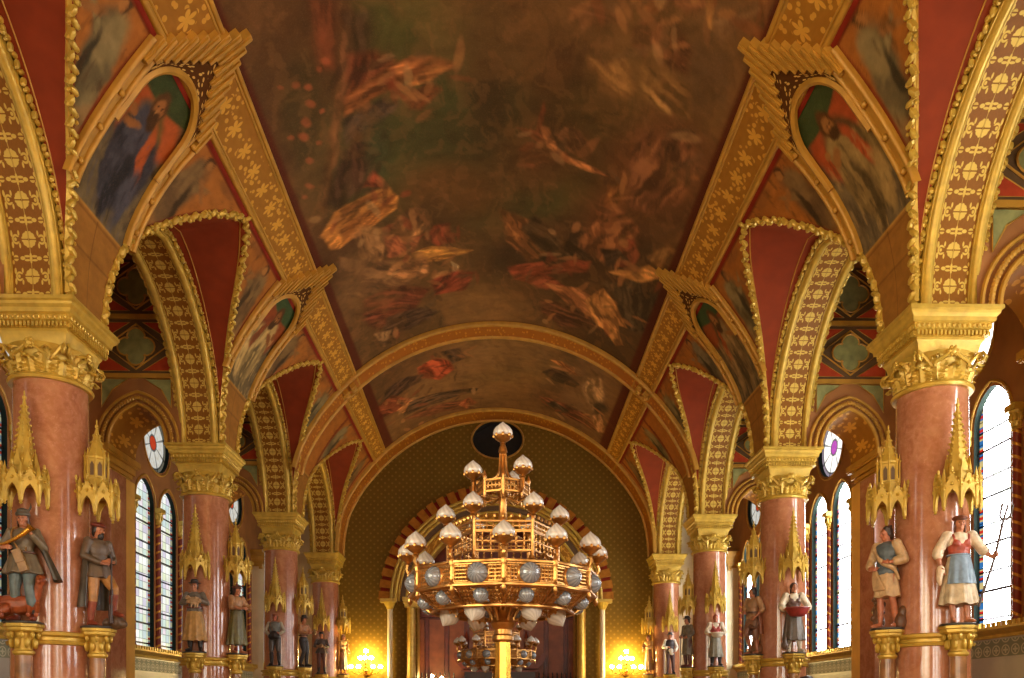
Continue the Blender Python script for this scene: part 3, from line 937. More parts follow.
FRESCO_HALL = [
    ('e', (-2.7, 8.59), (0.51, 0.39), (-0.32, 1.02), (88, 56, 24), 0.7, 1.0),
    ('e', (-2.62, 10.44), (0.47, 0.21), (-0.15, 2.67), (80, 50, 28), 0.6, 1.0),
    ('e', (-1.35, 10.93), (0.97, 0.25), (-0.15, 1.25), (56, 72, 38), 0.6, 1.0),
    ('e', (-0.49, 10.42), (0.8, 0.0), (-0.06, 1.38), (54, 66, 36), 0.6, 1.0),
    ('e', (0.37, 12.28), (0.92, -0.29), (0.03, 1.05), (60, 62, 32), 0.6, 1.0),
    ('e', (1.42, 11.8), (0.61, -0.4), (0.08, 0.7), (58, 66, 32), 0.6, 1.0),
    ('e', (1.35, 10.14), (0.7, -0.39), (0.12, 0.88), (66, 52, 26), 0.6, 1.0),
    ('e', (0.75, 9.25), (0.79, -0.26), (0.05, 0.58), (74, 48, 28), 0.6, 1.0),
    ('e', (1.91, 9.08), (0.51, 0.0), (-0.13, 0.59), (96, 70, 38), 0.6, 1.0),
    ('e', (2.37, 9.51), (0.58, 0.05), (-0.27, 1.02), (104, 76, 42), 0.6, 1.0),
    ('e', (2.25, 10.69), (0.64, -0.67), (0.19, 0.91), (98, 56, 34), 0.5, 1.0),
    ('e', (1.95, 12.31), (0.77, -0.79), (0.2, 1.26), (100, 56, 32), 0.5, 1.0),
    ('e', (2.5, 8.66), (0.34, -0.31), (0.2, 0.7), (90, 66, 46), 0.6, 1.0),
    ('e', (-0.08, 10.1), (0.31, -0.01), (-0.01, 1.1), (56, 44, 26), 0.6, 1.0),
    ('e', (-1.1, 8.93), (0.56, 0.11), (-0.07, 0.54), (66, 74, 34), 0.6, 1.0),
    ('e', (-0.71, 11.99), (0.75, 0.28), (-0.11, 0.58), (98, 62, 30), 0.6, 1.0),
    ('e', (0.63, 11.32), (0.7, -0.23), (0.04, 0.66), (84, 54, 28), 0.6, 1.0),
    ('e', (-1.28, 15.02), (1.61, -0.78), (0.13, 1.4), (88, 62, 34), 0.5, 1.0),
    ('e', (0.07, 14.98), (1.3, -0.43), (0.0, 1.6), (120, 84, 46), 0.6, 1.0),
    ('e', (1.22, 15.0), (1.07, -0.15), (-0.11, 1.19), (70, 48, 28), 0.5, 1.0),
    ('e', (2.54, 13.78), (0.57, -0.45), (-0.01, 2.25), (58, 44, 30), 0.6, 1.0),
    ('e', (1.58, 13.14), (0.91, -0.24), (-0.08, 0.92), (60, 40, 26), 0.5, 1.0),
    ('e', (0.59, 13.73), (1.0, -0.46), (0.03, 0.81), (52, 36, 24), 0.6, 1.0),
    ('p', [(-1.71, 8.47), (-1.57, 8.53), (-1.82, 9.49), (-2.12, 10.49), (-2.48, 11.42), (-2.56, 11.25), (-2.07, 9.99)], (104, 62, 36), 0.12, 0.8),
    ('p', [(-1.98, 8.34), (-1.71, 8.47), (-1.95, 9.27), (-2.09, 9.19)], (96, 38, 20), 0.15, 0.8),
    ('e', (-2.4, 9.58), (0.21, 0.15), (-0.16, 0.63), (58, 52, 26), 0.5, 0.8),
    ('e', (-2.49, 10.57), (0.16, 0.14), (-0.16, 0.68), (56, 50, 26), 0.5, 0.8),
    ('e', (-2.38, 9.25), (0.04, 0.03), (-0.01, 0.04), (186, 78, 46), 0.4, 0.9),
    ('e', (-2.27, 9.36), (0.04, 0.03), (-0.01, 0.04), (186, 78, 46), 0.4, 0.9),
    ('e', (-2.01, 9.14), (0.05, 0.03), (-0.01, 0.05), (186, 78, 46), 0.4, 0.9),
    ('e', (-2.11, 9.21), (0.03, 0.02), (-0.01, 0.03), (186, 78, 46), 0.4, 0.9),
    ('e', (-2.38, 9.79), (0.05, 0.04), (-0.01, 0.06), (186, 78, 46), 0.4, 0.9),
    ('e', (-2.28, 9.59), (0.05, 0.04), (-0.01, 0.05), (186, 78, 46), 0.4, 0.9),
    ('e', (-2.44, 9.98), (0.06, 0.05), (-0.01, 0.06), (186, 78, 46), 0.4, 0.9),
    ('e', (-2.58, 9.89), (0.03, 0.03), (-0.01, 0.03), (186, 78, 46), 0.4, 0.9),
    ('e', (-2.45, 10.37), (0.04, 0.04), (-0.01, 0.05), (186, 78, 46), 0.4, 0.9),
    ('e', (-2.56, 10.8), (0.05, 0.05), (-0.01, 0.05), (186, 78, 46), 0.4, 0.9),
    ('e', (-2.53, 9.16), (0.03, 0.02), (0.0, 0.03), (186, 78, 46), 0.4, 0.9),
    ('e', (-2.28, 10.2), (0.03, 0.02), (-0.01, 0.03), (186, 78, 46), 0.4, 0.9),
    ('e', (-2.68, 10.94), (0.03, 0.03), (-0.01, 0.04), (186, 78, 46), 0.4, 0.9),
    ('e', (-2.17, 9.75), (0.03, 0.02), (-0.01, 0.03), (186, 78, 46), 0.4, 0.9),
    ('p', [(-1.68, 8.61), (-1.39, 8.72), (-1.55, 9.33), (-1.75, 9.38)], (54, 36, 26), 0.2, 0.8),
    ('p', [(-1.76, 9.16), (-1.47, 9.22), (-1.26, 9.47), (-1.5, 9.71), (-1.9, 9.89)], (98, 40, 24), 0.15, 1.0),
    ('p', [(-1.87, 9.72), (-1.32, 9.51), (-0.93, 9.49), (-0.5, 9.67), (-0.56, 9.75), (-1.08, 9.76), (-1.57, 9.9), (-1.92, 10.01)], (126, 64, 30), 0.08, 1.0),
    ('p', [(-1.33, 9.56), (-1.02, 9.48), (-0.79, 9.53), (-0.89, 9.6), (-1.17, 9.68)], (178, 96, 50), 0.05, 1.0),
    ('p', [(-1.19, 9.89), (-0.9, 9.69), (-0.55, 9.72), (-0.84, 9.86)], (190, 110, 54), 0.05, 1.0),
    ('p', [(-1.19, 10.02), (-0.89, 9.91), (-0.72, 10.01), (-1.01, 10.28), (-1.13, 10.24)], (108, 40, 22), 0.1, 1.0),
    ('p', [(-1.93, 10.04), (-1.4, 9.94), (-1.25, 10.13), (-1.66, 10.41), (-2.0, 10.42)], (60, 48, 44), 0.12, 1.0),
    ('e', (-1.66, 9.96), (0.09, 0.04), (-0.02, 0.09), (150, 84, 44), 0.4, 1.0),
    ('p', [(-2.03, 10.55), (-1.79, 10.3), (-1.71, 10.75), (-1.9, 11.38), (-2.14, 11.42)], (82, 50, 40), 0.15, 1.0),
    ('p', [(-2.4, 11.28), (-2.07, 10.52), (-1.99, 10.78), (-2.28, 11.73)], (52, 32, 24), 0.15, 1.0),
    ('e', (-1.66, 10.78), (0.15, 0.08), (-0.09, 0.56), (50, 68, 44), 0.6, 0.8),
    ('p', [(-2.65, 11.91), (-2.37, 11.58), (-1.96, 11.56), (-1.6, 11.56), (-1.49, 11.85), (-1.55, 12.1), (-1.99, 12.31), (-2.48, 12.42), (-2.62, 12.32)], (176, 106, 38), 0.06, 1.0),
    ('p', [(-2.43, 12.01), (-1.89, 11.89), (-1.54, 12.01), (-1.95, 12.28), (-2.45, 12.41)], (150, 84, 28), 0.06, 1.0),
    ('p', [(-2.32, 11.63), (-1.67, 11.61), (-1.65, 11.71), (-2.26, 11.78)], (128, 70, 24), 0.04, 1.0),
    ('p', [(-1.92, 11.36), (-1.77, 11.12), (-1.66, 11.35), (-1.66, 11.57)], (132, 44, 28), 0.06, 1.0),
    ('e', (-1.37, 11.84), (0.09, -0.01), (0.01, 0.07), (150, 54, 34), 0.4, 1.0),
    ('p', [(-2.24, 12.3), (-1.99, 12.31), (-1.85, 12.68), (-1.94, 13.29), (-2.25, 13.12)], (128, 88, 56), 0.08, 1.0),
    ('e', (-1.98, 12.42), (0.17, 0.18), (-0.03, 0.11), (160, 112, 70), 0.5, 1.0),
    ('p', [(-2.52, 12.61), (-2.24, 13.02), (-1.67, 13.5), (-1.37, 14.0), (-1.84, 14.34), (-2.56, 13.86), (-2.65, 13.09)], (104, 70, 46), 0.15, 1.0),
    ('p', [(-1.65, 12.39), (-1.38, 12.24), (-1.14, 12.25), (-1.08, 12.68), (-1.26, 12.87), (-1.52, 12.84)], (104, 66, 38), 0.08, 1.0),
    ('p', [(-1.26, 12.25), (-1.11, 12.36), (-1.08, 12.68), (-1.26, 12.92), (-1.43, 12.89), (-1.17, 12.64)], (164, 108, 64), 0.05, 1.0),
    ('p', [(-1.85, 12.63), (-1.52, 12.89), (-1.27, 12.97), (-1.44, 13.34), (-1.84, 13.25)], (140, 66, 42), 0.08, 1.0),
    ('p', [(-1.02, 12.8), (-0.76, 12.83), (-0.69, 13.35), (-1.0, 13.37), (-1.18, 13.07)], (132, 40, 26), 0.07, 1.0),
    ('p', [(-1.58, 13.37), (-1.13, 13.32), (-0.43, 13.66), (-0.86, 13.78), (-1.28, 13.79)], (190, 122, 44), 0.04, 1.0),
    ('p', [(-1.73, 13.46), (-1.26, 13.61), (-1.27, 14.11), (-1.7, 14.11), (-1.94, 13.73)], (152, 96, 58), 0.08, 1.0),
    ('e', (-1.03, 14.29), (0.15, -0.04), (0.01, 0.1), (184, 126, 82), 0.4, 1.0),
    ('e', (-2.0, 13.67), (0.11, 0.02), (0.0, 0.1), (186, 128, 84), 0.4, 1.0),
    ('p', [(-0.86, 13.9), (-0.73, 14.07), (-0.75, 14.39), (-0.81, 14.3)], (196, 166, 130), 0.04, 1.0),
    ('p', [(-1.23, 14.41), (-0.74, 14.2), (-0.41, 14.33), (-0.58, 14.92), (-1.16, 14.93)], (120, 36, 24), 0.08, 1.0),
    ('p', [(-2.35, 14.11), (-1.75, 14.21), (-1.25, 14.67), (-1.6, 15.19), (-2.28, 15.33), (-2.52, 14.7)], (98, 38, 24), 0.12, 1.0),
    ('p', [(-2.09, 15.07), (-1.49, 15.19), (-1.12, 15.56), (-1.76, 15.87), (-2.26, 15.69)], (62, 42, 34), 0.1, 1.0),
    ('p', [(-2.37, 15.39), (-2.08, 15.56), (-2.3, 15.99)], (150, 110, 76), 0.08, 1.0),
    ('e', (-2.54, 13.55), (0.17, 0.36), (-0.38, 0.74), (110, 78, 48), 0.6, 0.7),
    ('p', [(0.27, 10.71), (0.54, 10.75), (0.65, 10.65), (0.74, 10.82), (0.61, 10.97)], (122, 56, 30), 0.06, 1.0),
    ('p', [(0.59, 10.63), (0.71, 10.68), (0.84, 10.99), (0.99, 11.14), (1.35, 11.2), (1.59, 11.29), (1.27, 11.32), (0.92, 11.25), (0.7, 11.02)], (164, 96, 54), 0.04, 1.0),
    ('p', [(0.79, 10.77), (0.94, 10.58), (1.14, 10.62), (1.34, 10.88), (1.25, 11.12), (0.98, 10.98)], (118, 72, 44), 0.06, 1.0),
    ('e', (0.99, 10.82), (0.11, -0.03), (0.02, 0.15), (86, 52, 30), 0.5, 1.0),
    ('p', [(0.34, 11.17), (0.69, 11.03), (1.0, 11.22), (0.64, 11.53), (0.35, 11.5)], (104, 52, 28), 0.15, 0.8),
    ('p', [(1.08, 9.42), (1.34, 9.51), (1.5, 9.29), (1.69, 9.55), (1.58, 9.8), (1.3, 9.8)], (128, 88, 46), 0.15, 1.0),
    ('p', [(1.71, 9.27), (1.98, 9.18), (2.29, 9.17), (2.42, 9.6), (2.1, 9.75), (1.83, 9.66)], (128, 92, 50), 0.12, 1.0),
    ('p', [(1.54, 8.85), (1.7, 8.63), (1.97, 8.53), (2.2, 8.75), (2.25, 9.05), (1.97, 9.13), (1.77, 8.96), (1.74, 9.15), (1.58, 9.08)], (92, 48, 32), 0.08, 1.0),
    ('p', [(1.78, 8.66), (1.91, 8.67), (1.87, 8.88), (2.03, 9.0), (1.9, 9.03), (1.75, 8.89)], (124, 70, 46), 0.05, 1.0),
    ('p', [(1.52, 8.49), (1.82, 8.35), (1.75, 8.55), (1.65, 8.58)], (160, 84, 40), 0.06, 1.0),
    ('p', [(1.82, 8.35), (2.18, 8.14), (2.23, 8.27), (2.04, 8.44)], (112, 62, 40), 0.08, 1.0),
    ('p', [(2.18, 8.14), (2.23, 8.11), (2.4, 8.4), (2.33, 8.4)], (178, 120, 50), 0.05, 1.0),
    ('p', [(2.27, 8.27), (2.66, 7.81), (2.8, 7.78), (2.73, 8.15), (2.45, 8.44)], (92, 68, 52), 0.15, 1.0),
    ('p', [(2.65, 7.8), (2.74, 7.72), (2.76, 7.95), (2.71, 8.03)], (140, 52, 28), 0.06, 1.0),
    ('p', [(0.83, 8.81), (1.04, 8.68), (1.4, 8.71), (1.45, 8.84), (1.18, 8.89), (0.97, 9.06)], (108, 62, 40), 0.1, 0.8),
    ('p', [(1.88, 10.94), (1.86, 10.22), (2.47, 9.92), (2.69, 10.26), (2.62, 10.95), (2.41, 11.45), (1.97, 11.84)], (106, 62, 40), 0.12, 1.0),
    ('p', [(1.61, 11.45), (1.84, 11.39), (1.81, 11.97), (1.65, 11.93)], (136, 80, 38), 0.07, 1.0),
    ('p', [(2.4, 10.63), (2.55, 10.22), (2.66, 9.95), (2.65, 10.11), (2.53, 10.47)], (74, 48, 34), 0.05, 1.0),
    ('e', (2.64, 10.31), (0.11, -0.05), (0.0, 0.3), (124, 84, 56), 0.5, 0.7),
    ('p', [(0.06, 12.55), (0.55, 12.75), (1.03, 13.49), (0.6, 13.95), (0.2, 13.36)], (124, 72, 36), 0.12, 1.0),
    ('p', [(0.42, 12.99), (0.64, 12.57), (0.99, 12.94), (1.45, 13.22), (1.62, 13.47), (1.11, 13.64), (0.76, 13.54)], (56, 40, 26), 0.1, 1.0),
    ('p', [(1.41, 13.18), (1.49, 12.13), (1.75, 11.81), (2.23, 12.07), (2.29, 12.76), (1.85, 13.36)], (120, 68, 40), 0.12, 1.0),
    ('p', [(1.76, 13.01), (2.03, 12.79), (2.31, 12.86), (2.27, 13.2), (1.88, 13.39)], (44, 30, 24), 0.07, 1.0),
    ('p', [(2.0, 12.59), (2.19, 12.37), (2.36, 12.63), (2.3, 12.99), (2.13, 12.81)], (118, 50, 32), 0.06, 1.0),
    ('e', (2.09, 12.56), (0.09, 0.01), (-0.01, 0.11), (176, 118, 72), 0.4, 1.0),
    ('p', [(1.95, 13.51), (2.3, 13.17), (2.52, 12.74), (2.75, 12.78), (2.46, 13.35), (2.3, 13.41)], (172, 116, 58), 0.05, 1.0),
    ('p', [(2.49, 12.6), (2.83, 11.37), (2.92, 11.15), (2.83, 11.98), (2.66, 12.66)], (120, 84, 48), 0.12, 0.9),
    ('p', [(0.25, 14.21), (0.95, 13.83), (1.62, 13.47), (1.55, 13.83), (0.94, 14.29), (1.29, 14.46), (0.98, 14.76), (0.36, 14.59)], (120, 44, 28), 0.08, 1.0),
    ('e', (1.4, 13.7), (0.17, -0.05), (0.0, 0.13), (164, 60, 40), 0.4, 1.0),
    ('e', (0.86, 14.67), (0.09, -0.04), (0.0, 0.1), (172, 70, 46), 0.4, 1.0),
    ('p', [(0.77, 13.78), (0.97, 13.58), (1.22, 13.71), (0.92, 13.97)], (48, 34, 26), 0.06, 1.0),
    ('p', [(0.96, 14.55), (1.54, 14.37), (2.02, 14.6), (2.26, 15.19), (1.83, 15.24), (1.34, 15.01)], (150, 86, 52), 0.06, 1.0),
    ('p', [(1.69, 14.68), (1.91, 14.07), (2.12, 14.28), (2.38, 14.72), (2.48, 14.9), (2.34, 15.0), (2.55, 15.55), (2.42, 15.74), (2.13, 15.42), (1.93, 15.39)], (178, 116, 62), 0.045, 1.0),
    ('p', [(0.85, 15.18), (1.35, 15.08), (1.87, 15.28), (2.06, 15.5), (1.3, 15.98), (0.87, 15.63)], (84, 44, 28), 0.1, 1.0),
    ('p', [(1.85, 13.92), (2.45, 13.3), (2.82, 13.38), (2.93, 14.65), (2.55, 14.87), (2.08, 14.04)], (62, 52, 40), 0.12, 1.0),
]
FRESCO_FAR = [
    ('e', (0.08, 18.03), (1.75, -0.93), (0.01, 1.72), (128, 94, 56), 0.6, 1.0),
    ('e', (1.41, 17.24), (1.0, -0.46), (-0.04, 1.04), (100, 74, 46), 0.6, 1.0),
    ('e', (-1.14, 19.11), (1.37, -0.86), (0.13, 1.6), (118, 84, 52), 0.6, 1.0),
    ('e', (2.2, 18.28), (0.55, -0.93), (0.26, 2.21), (110, 82, 60), 0.6, 1.0),
    ('p', [(-1.77, 17.65), (-1.35, 17.48), (-1.06, 17.86), (-1.0, 18.33), (-1.35, 18.67), (-1.78, 18.18)], (150, 44, 24), 0.09, 1.0),
    ('p', [(-1.25, 17.25), (-0.81, 17.28), (-0.65, 17.83), (-1.02, 17.99)], (60, 44, 36), 0.08, 1.0),
    ('p', [(-2.57, 17.9), (-2.11, 17.81), (-1.68, 18.06), (-1.8, 18.39), (-2.33, 18.53), (-2.68, 18.66)], (62, 42, 36), 0.08, 1.0),
    ('p', [(-2.83, 18.37), (-2.45, 18.34), (-2.1, 18.98), (-1.92, 19.59), (-2.52, 19.23), (-2.84, 19.11)], (120, 48, 30), 0.08, 1.0),
    ('p', [(-2.42, 19.26), (-2.07, 19.15), (-1.91, 19.48), (-2.31, 19.57)], (186, 112, 62), 0.05, 1.0),
    ('p', [(-2.12, 19.2), (-1.3, 19.42), (-0.46, 19.58), (-0.52, 19.81), (-1.44, 19.95), (-2.34, 19.8)], (72, 54, 44), 0.05, 1.0),
    ('p', [(-2.45, 19.88), (-1.45, 20.08), (-0.74, 20.26), (-0.6, 20.86), (-1.75, 20.6)], (104, 50, 34), 0.1, 0.8),
    ('p', [(-1.06, 20.37), (-0.73, 20.13), (-0.49, 20.48), (-0.81, 20.77)], (146, 64, 40), 0.06, 1.0),
    ('p', [(1.07, 18.36), (1.37, 17.93), (1.96, 18.25), (1.89, 18.55), (1.43, 18.67)], (52, 38, 32), 0.06, 1.0),
    ('p', [(1.21, 17.63), (1.47, 17.54), (1.87, 17.9), (1.7, 17.97)], (158, 92, 44), 0.05, 1.0),
    ('p', [(2.0, 17.76), (2.32, 17.44), (2.53, 18.34), (2.36, 19.26), (2.11, 18.76)], (150, 118, 88), 0.12, 0.8),
    ('e', (2.51, 18.88), (0.16, -0.05), (-0.02, 0.38), (56, 48, 40), 0.5, 1.0),
    ('p', [(1.1, 19.77), (1.76, 19.71), (2.38, 19.78), (2.74, 20.22), (2.35, 20.41), (1.67, 20.49)], (104, 52, 38), 0.08, 1.0),
    ('p', [(1.33, 20.12), (1.51, 19.83), (1.9, 20.08), (1.67, 20.49)], (56, 48, 42), 0.06, 1.0),
    ('p', [(2.36, 19.67), (2.55, 19.19), (2.8, 19.93), (2.64, 20.28)], (162, 112, 78), 0.06, 1.0),
    ('e', (0.23, 18.83), (0.95, -0.18), (-0.01, 0.47), (96, 76, 44), 0.6, 0.7),
]


PAINT_K = 1.3
def fresco(name, label, y0, y1, strokes, base, seed, nx=300, ny=430):
    P = []; xs = []; ys = []
    for j in range(ny + 1):
        y = y0 + (y1 - y0) * j / ny; h = x_in(y) + .03
        row = []
        for i in range(nx + 1):
            x = -h + 2 * h * i / nx
            row.append((x, y, prof_zc(x) + E)); xs.append(x); ys.append(y)
        P.append(row)
    b = MB(); b.grid(P)
    o = b.build(name, M['fresco'], None, 0); o.data.shade_smooth()
    x, y = np.array(xs), np.array(ys)
    col = paint_strokes(x, y, base, strokes, seed, .035, PAINT_K)
    edge = np.minimum(np.minimum(x_in(9) + .03 - np.abs(x), y1 - y), y - y0)
    put(col, sm((.12 - edge) / .06) * .85, (84, 26, 12))
    add_paint(o.data, col)
    tag(o, label, 'painting', None, 'thing')
    return o
Y_RIB = (16.2, 16.82)
fresco('ceiling_painting', 'large dark allegorical ceiling painting between the two gilded borders', 2.0, Y_RIB[0] + .1, FRESCO_HALL, (74, 46, 25), 11)
fresco('ceiling_painting', 'smaller curved ceiling painting with a red cloak, between the transverse rib and end wall', Y_RIB[1] - .1, 21.0, FRESCO_FAR, (92, 62, 38), 23, 300, 180)

# vault cross-section by length q: q = 0 at the border's outer edge, negative towards the crown, positive downwards
_xs = [3.3 * (1 - i / 120) for i in range(121)]
_up = [(x, prof_z(x)) for x in _xs]
_dn = [(prof_x(z), z) for z in np.linspace(prof_z(3.3), 3.95, 90)]
def _cum(P):
    d = [0.0]
    for i in range(1, len(P)): d.append(d[-1] + math.dist(P[i], P[i - 1]))
    return d
_cu, _cd = _cum(_up), _cum(_dn)
_Q = np.array([-d for d in _cu[::-1]] + _cd[1:]); _QX = np.array([p[0] for p in _up[::-1]] + [p[0] for p in _dn[1:]]); _QZ = np.array([p[1] for p in _up[::-1]] + [p[1] for p in _dn[1:]])
def qx(q): return float(np.interp(q, _Q, _QX))
def qz(q): return float(np.interp(q, _Q, _QZ))
def q_of_x(x): return float(np.interp(x, _QX[:121], _Q[:121]))
def q_of_z(z): return float(np.interp(-z, -_QZ, _Q))
def surf(q, y, h=0.0):
    """point on the right-hand half of the vault, h metres proud of it towards the hall"""
    t = Vector((qx(q + .02) - qx(q - .02), qz(q + .02) - qz(q - .02))).normalized()
    n = Vector((-abs(t.y), -abs(t.x))) if True else 0
    return Vector((qx(q) + n.x * h, y, qz(q) + n.y * h + E))
def surf_sweep(path, prof, yc):
    """path: [(a, q)], prof: [(w, h, u)] laid square to the path on the vault"""
    P = []; UV = []; L = 0
    for i, (a, q) in enumerate(path):
        p0 = path[max(i - 1, 0)]; p1 = path[min(i + 1, len(path) - 1)]
        t = Vector((p1[0] - p0[0], p1[1] - p0[1])).normalized(); sd = Vector((-t.y, t.x))
        if i: L += math.dist(path[i], path[i - 1])
        P.append([surf(q + sd.y * w, yc + a + sd.x * w, h) for w, h, u in prof]); UV.append([(u, L) for w, h, u in prof])
    return P, UV
def band_profile(w, h, r):
    """flat band with a roll along each edge"""
    e = w / 2
    roll = lambda c: [(c + r * math.cos(a), h + r * math.sin(a), 0) for a in [PI - PI * i / 6 for i in range(7)]]
    return [(-e, -.01, 0), (-e, h, 0)] + roll(-e + r) + [(-e + 2 * r, h * .7, 0), (e - 2 * r, h * .7, 1)] + roll(e - r) + [(e, h, 1), (e, -.01, 1)]

def border(s):
    root = thing('ceiling_border', 'wide gilded %s border band of leaf pattern running along the vault' % SIDE[s], 'ceiling border', (s * 3.1, 10, 6.7 + E), None, 'thing')
    inv = Matrix.Translation(-Vector((s * 3.1, 10, 6.7 + E)))
    ys = [1.7 + (21.62 - 1.7) * i / 90 for i in range(91)]
    fld, e1, e2, ln = [], [], [], []
    fu = []
    for y in ys:
        q0 = q_of_x(x_in(y)); w = -q0
        fld.append([surf(q0 + .07 + (w - .14) * t, y, .02) for t in (0, .25, .5, .75, 1)]); fu.append([(t, y) for t in (0, .25, .5, .75, 1)])
        rl = lambda c, r: [surf(c + r * math.cos(a), y, .02 + .9 * r * math.sin(a)) for a in [PI - PI * i / 6 for i in range(7)]]
        e1.append([surf(q0 - .01, y, -.01)] + rl(q0 + .03, .03) + rl(q0 + .075, .016))
        e2.append(rl(-.085, .016) + rl(-.035, .035) + [surf(.01, y, -.01)])
        ln.append([surf(.0, y, .012), surf(.055, y, .012)])
    for P, UV, nm, mt in ((fld, fu, 'patterned_field', 'border'), (e1, None, 'edge_moulding', 'gold_rib'), (e2, None, 'edge_moulding', 'gold_rib'), (ln, None, 'red_margin', 'red_line')):
        b = MB(); b.grid(P, UV)
        if s < 0: b.mirror()
        b.xf(inv).build(nm, M[mt], root, 50)
for s in (-1, 1): border(s)

# ---- pendentives: the part of the vault that stands on each column, with its painted figures
SAINT = {(-1, 1): ((44, 66, 40), (176, 62, 24), (48, 50, 78), (104, 74, 40), (150, 84, 50)),
         (1, 1): ((46, 72, 46), (170, 54, 30), (116, 92, 68), (92, 60, 42), (150, 92, 56)),
         (-1, 2): ((40, 80, 58), (150, 54, 26), (150, 124, 100), (132, 48, 36), (140, 76, 44)),
         (1, 2): ((38, 78, 56), (150, 58, 30), (110, 86, 70), (88, 58, 40), (150, 90, 60))}
def pend_paint(a, q, z, s, k, seed):
    """a: metres along the hall from the column, q: metres below the border"""
    n = len(a); aa = np.abs(a)
    na, nq = a + (fbm(a * 5, q * 5, seed) - .5) * .12, q + (fbm(a * 5, q * 5, seed + 7) - .5) * .12
    col = np.tile(lin((166, 88, 32)), (n, 1))
    t = fbm(a * 3, q * 3, seed + 1); put(col, np.clip((t - .4) * 1.4, 0, .5), (140, 70, 28))
    rm = np.array([rim_o(v) if v < 6.46 else 2.185 for v in z])
    q_rng = random.Random(seed * 31 + 5)
    def blob(ca, cq, ra, rq, rot, c, soft=.3, al=1.0):
        cr, sr = math.cos(rot), math.sin(rot)
        u = ((na - ca) * cr + (nq - cq) * sr) / ra; v = (-(na - ca) * sr + (nq - cq) * cr) / rq
        put(col, sm((1 + soft - np.sqrt(u * u + v * v)) / (2 * soft)) * al, c)
    # kneeling and leaning figures in the side fields
    for sg in (-1, 1):
        pal = q_rng.choice([((92, 82, 72), (128, 112, 96), (74, 44, 28)), ((104, 74, 58), (126, 94, 74), (80, 44, 30)), ((84, 76, 78), (116, 104, 104), (70, 40, 28))])
        a0 = sg * q_rng.uniform(.93, 1.0)
        blob(a0, .62, .2, .42, sg * .35, pal[0]); blob(a0 - sg * .02, .45, .15, .26, sg * .2, pal[1]); blob(a0 - sg * .1, .85, .12, .3, -sg * .2, pal[0])
        blob(a0 + sg * .14, .5, .05, .3, sg * 1.0, pal[1], .4); blob(a0 + sg * .08, .75, .05, .3, sg * .1, tuple(int(v * .6) for v in pal[0]), .4)
        blob(a0 + sg * .1, .14, .07, .1, 0, pal[2], .25); blob(a0 + sg * .12, .17, .05, .07, 0, (160, 96, 58), .25)
        blob(a0 + sg * .3, .42, .16, .045, sg * .5, (146, 88, 56), .3); blob(a0 - sg * .2, 1.05, .1, .2, .2 * sg, pal[1], .4, .7)
        blob(sg * 1.55, .12, .2, .06, 0, (126, 70, 40), .4, .6)
        f = fbm(a * 16, q * 5, seed + 40); put(col, np.clip((f - .6) * 2, 0, .4) * ((aa > .7) & (q < 1.2)), (70, 42, 26))
    # red margins
    inner = aa < .6
    put(col, sm((.1 - (rm - aa)) / .03) * (z > 5.0), (120, 34, 14))
    put(col, sm((.72 - aa) / .03) * (1 - inner), (124, 36, 14))
    put(col, sm((.09 - q) / .03), (124, 36, 14))
    # the figure inside the pointed frame
    P = SAINT.get((s, k))
    if P:
        sub = np.tile(lin((92, 78, 72)), (n, 1)); keep = col.copy(); col[:] = sub; q0, nq0 = q, nq; q = q * .93 + .17; nq = nq * .93 + .17
        put(col, np.clip((fbm(a * 8, q * 8, seed + 60) - .4) * 2, 0, .7), (116, 98, 88))
        sg = 1 if (s * (1 if k == 1 else -1)) > 0 else -1
        blob(0, .62, .5, .3, 0, P[1], .15); blob(.1 * sg, .8, .34, .26, 0, P[1], .2)
        put(col, sm((.5 - q - .35 * aa * aa + .12 * sg * a) / .04), P[0])
        d = ((np.sqrt(a * a + (q - .42) ** 2) * 60).astype(int) % 2); put(col, (q < .5) * .12 * d, (20, 40, 30))
        blob(0, .95, .3, .5, .1 * sg, P[3], .15); blob(-.1 * sg, 1.15, .3, .42, -.3 * sg, P[2], .15); blob(.16 * sg, 1.2, .14, .4, .2 * sg, P[2], .2)
        blob(.05 * sg, .85, .16, .3, .5 * sg, tuple(min(255, int(v * 1.25)) for v in P[2]), .2); blob(-.18 * sg, .95, .07, .34, .3 * sg, P[1], .25)
        blob(.02, 1.35, .09, .4, .15, tuple(int(v * .7) for v in P[2]), .3); blob(-.25 * sg, 1.35, .1, .3, -.1, tuple(min(255, int(v * 1.3)) for v in P[2]), .3)
        f = fbm(a * 18, q * 6, seed + 70); put(col, np.clip((f - .55) * 3, 0, .5) * (q > .7), tuple(int(v * .45) for v in P[2]))
        put(col, np.clip((.42 - f) * 3, 0, .4) * (q > .75), tuple(min(255, int(v * 1.5)) for v in P[2]))
        blob(.03 * sg, .5, .12, .15, 0, (84, 46, 24), .2); blob(.02 * sg, .52, .075, .1, 0, P[4], .2); blob(.02 * sg, .63, .08, .09, 0, (70, 40, 22), .25)
        for e in (-.03, .03): blob(.02 * sg + e, .5, .014, .01, 0, (40, 22, 14), .4)
        blob(.02 * sg, .545, .01, .03, 0, (176, 110, 70), .5)
        blob(.2 * sg, .82, .12, .05, .6 * sg, P[4], .25); blob(.28 * sg, .72, .05, .05, 0, P[4], .25)
        keepm = (~inner)[:, None]; col[:] = np.where(keepm, keep, col); q, nq = q0, nq0
    # plain ashlar at the foot
    foot = sm((5.08 - z) / .02)
    put(col, foot, (150, 92, 40))
    zl = np.abs(((z / .36) % 1) - .5) > .48; put(col, foot * zl * .5, (96, 54, 24))
    put(col, foot * (aa < .008) * .5, (96, 54, 24)); put(col, sm((.02 - np.abs(z - 5.08)) / .01), (176, 120, 60))
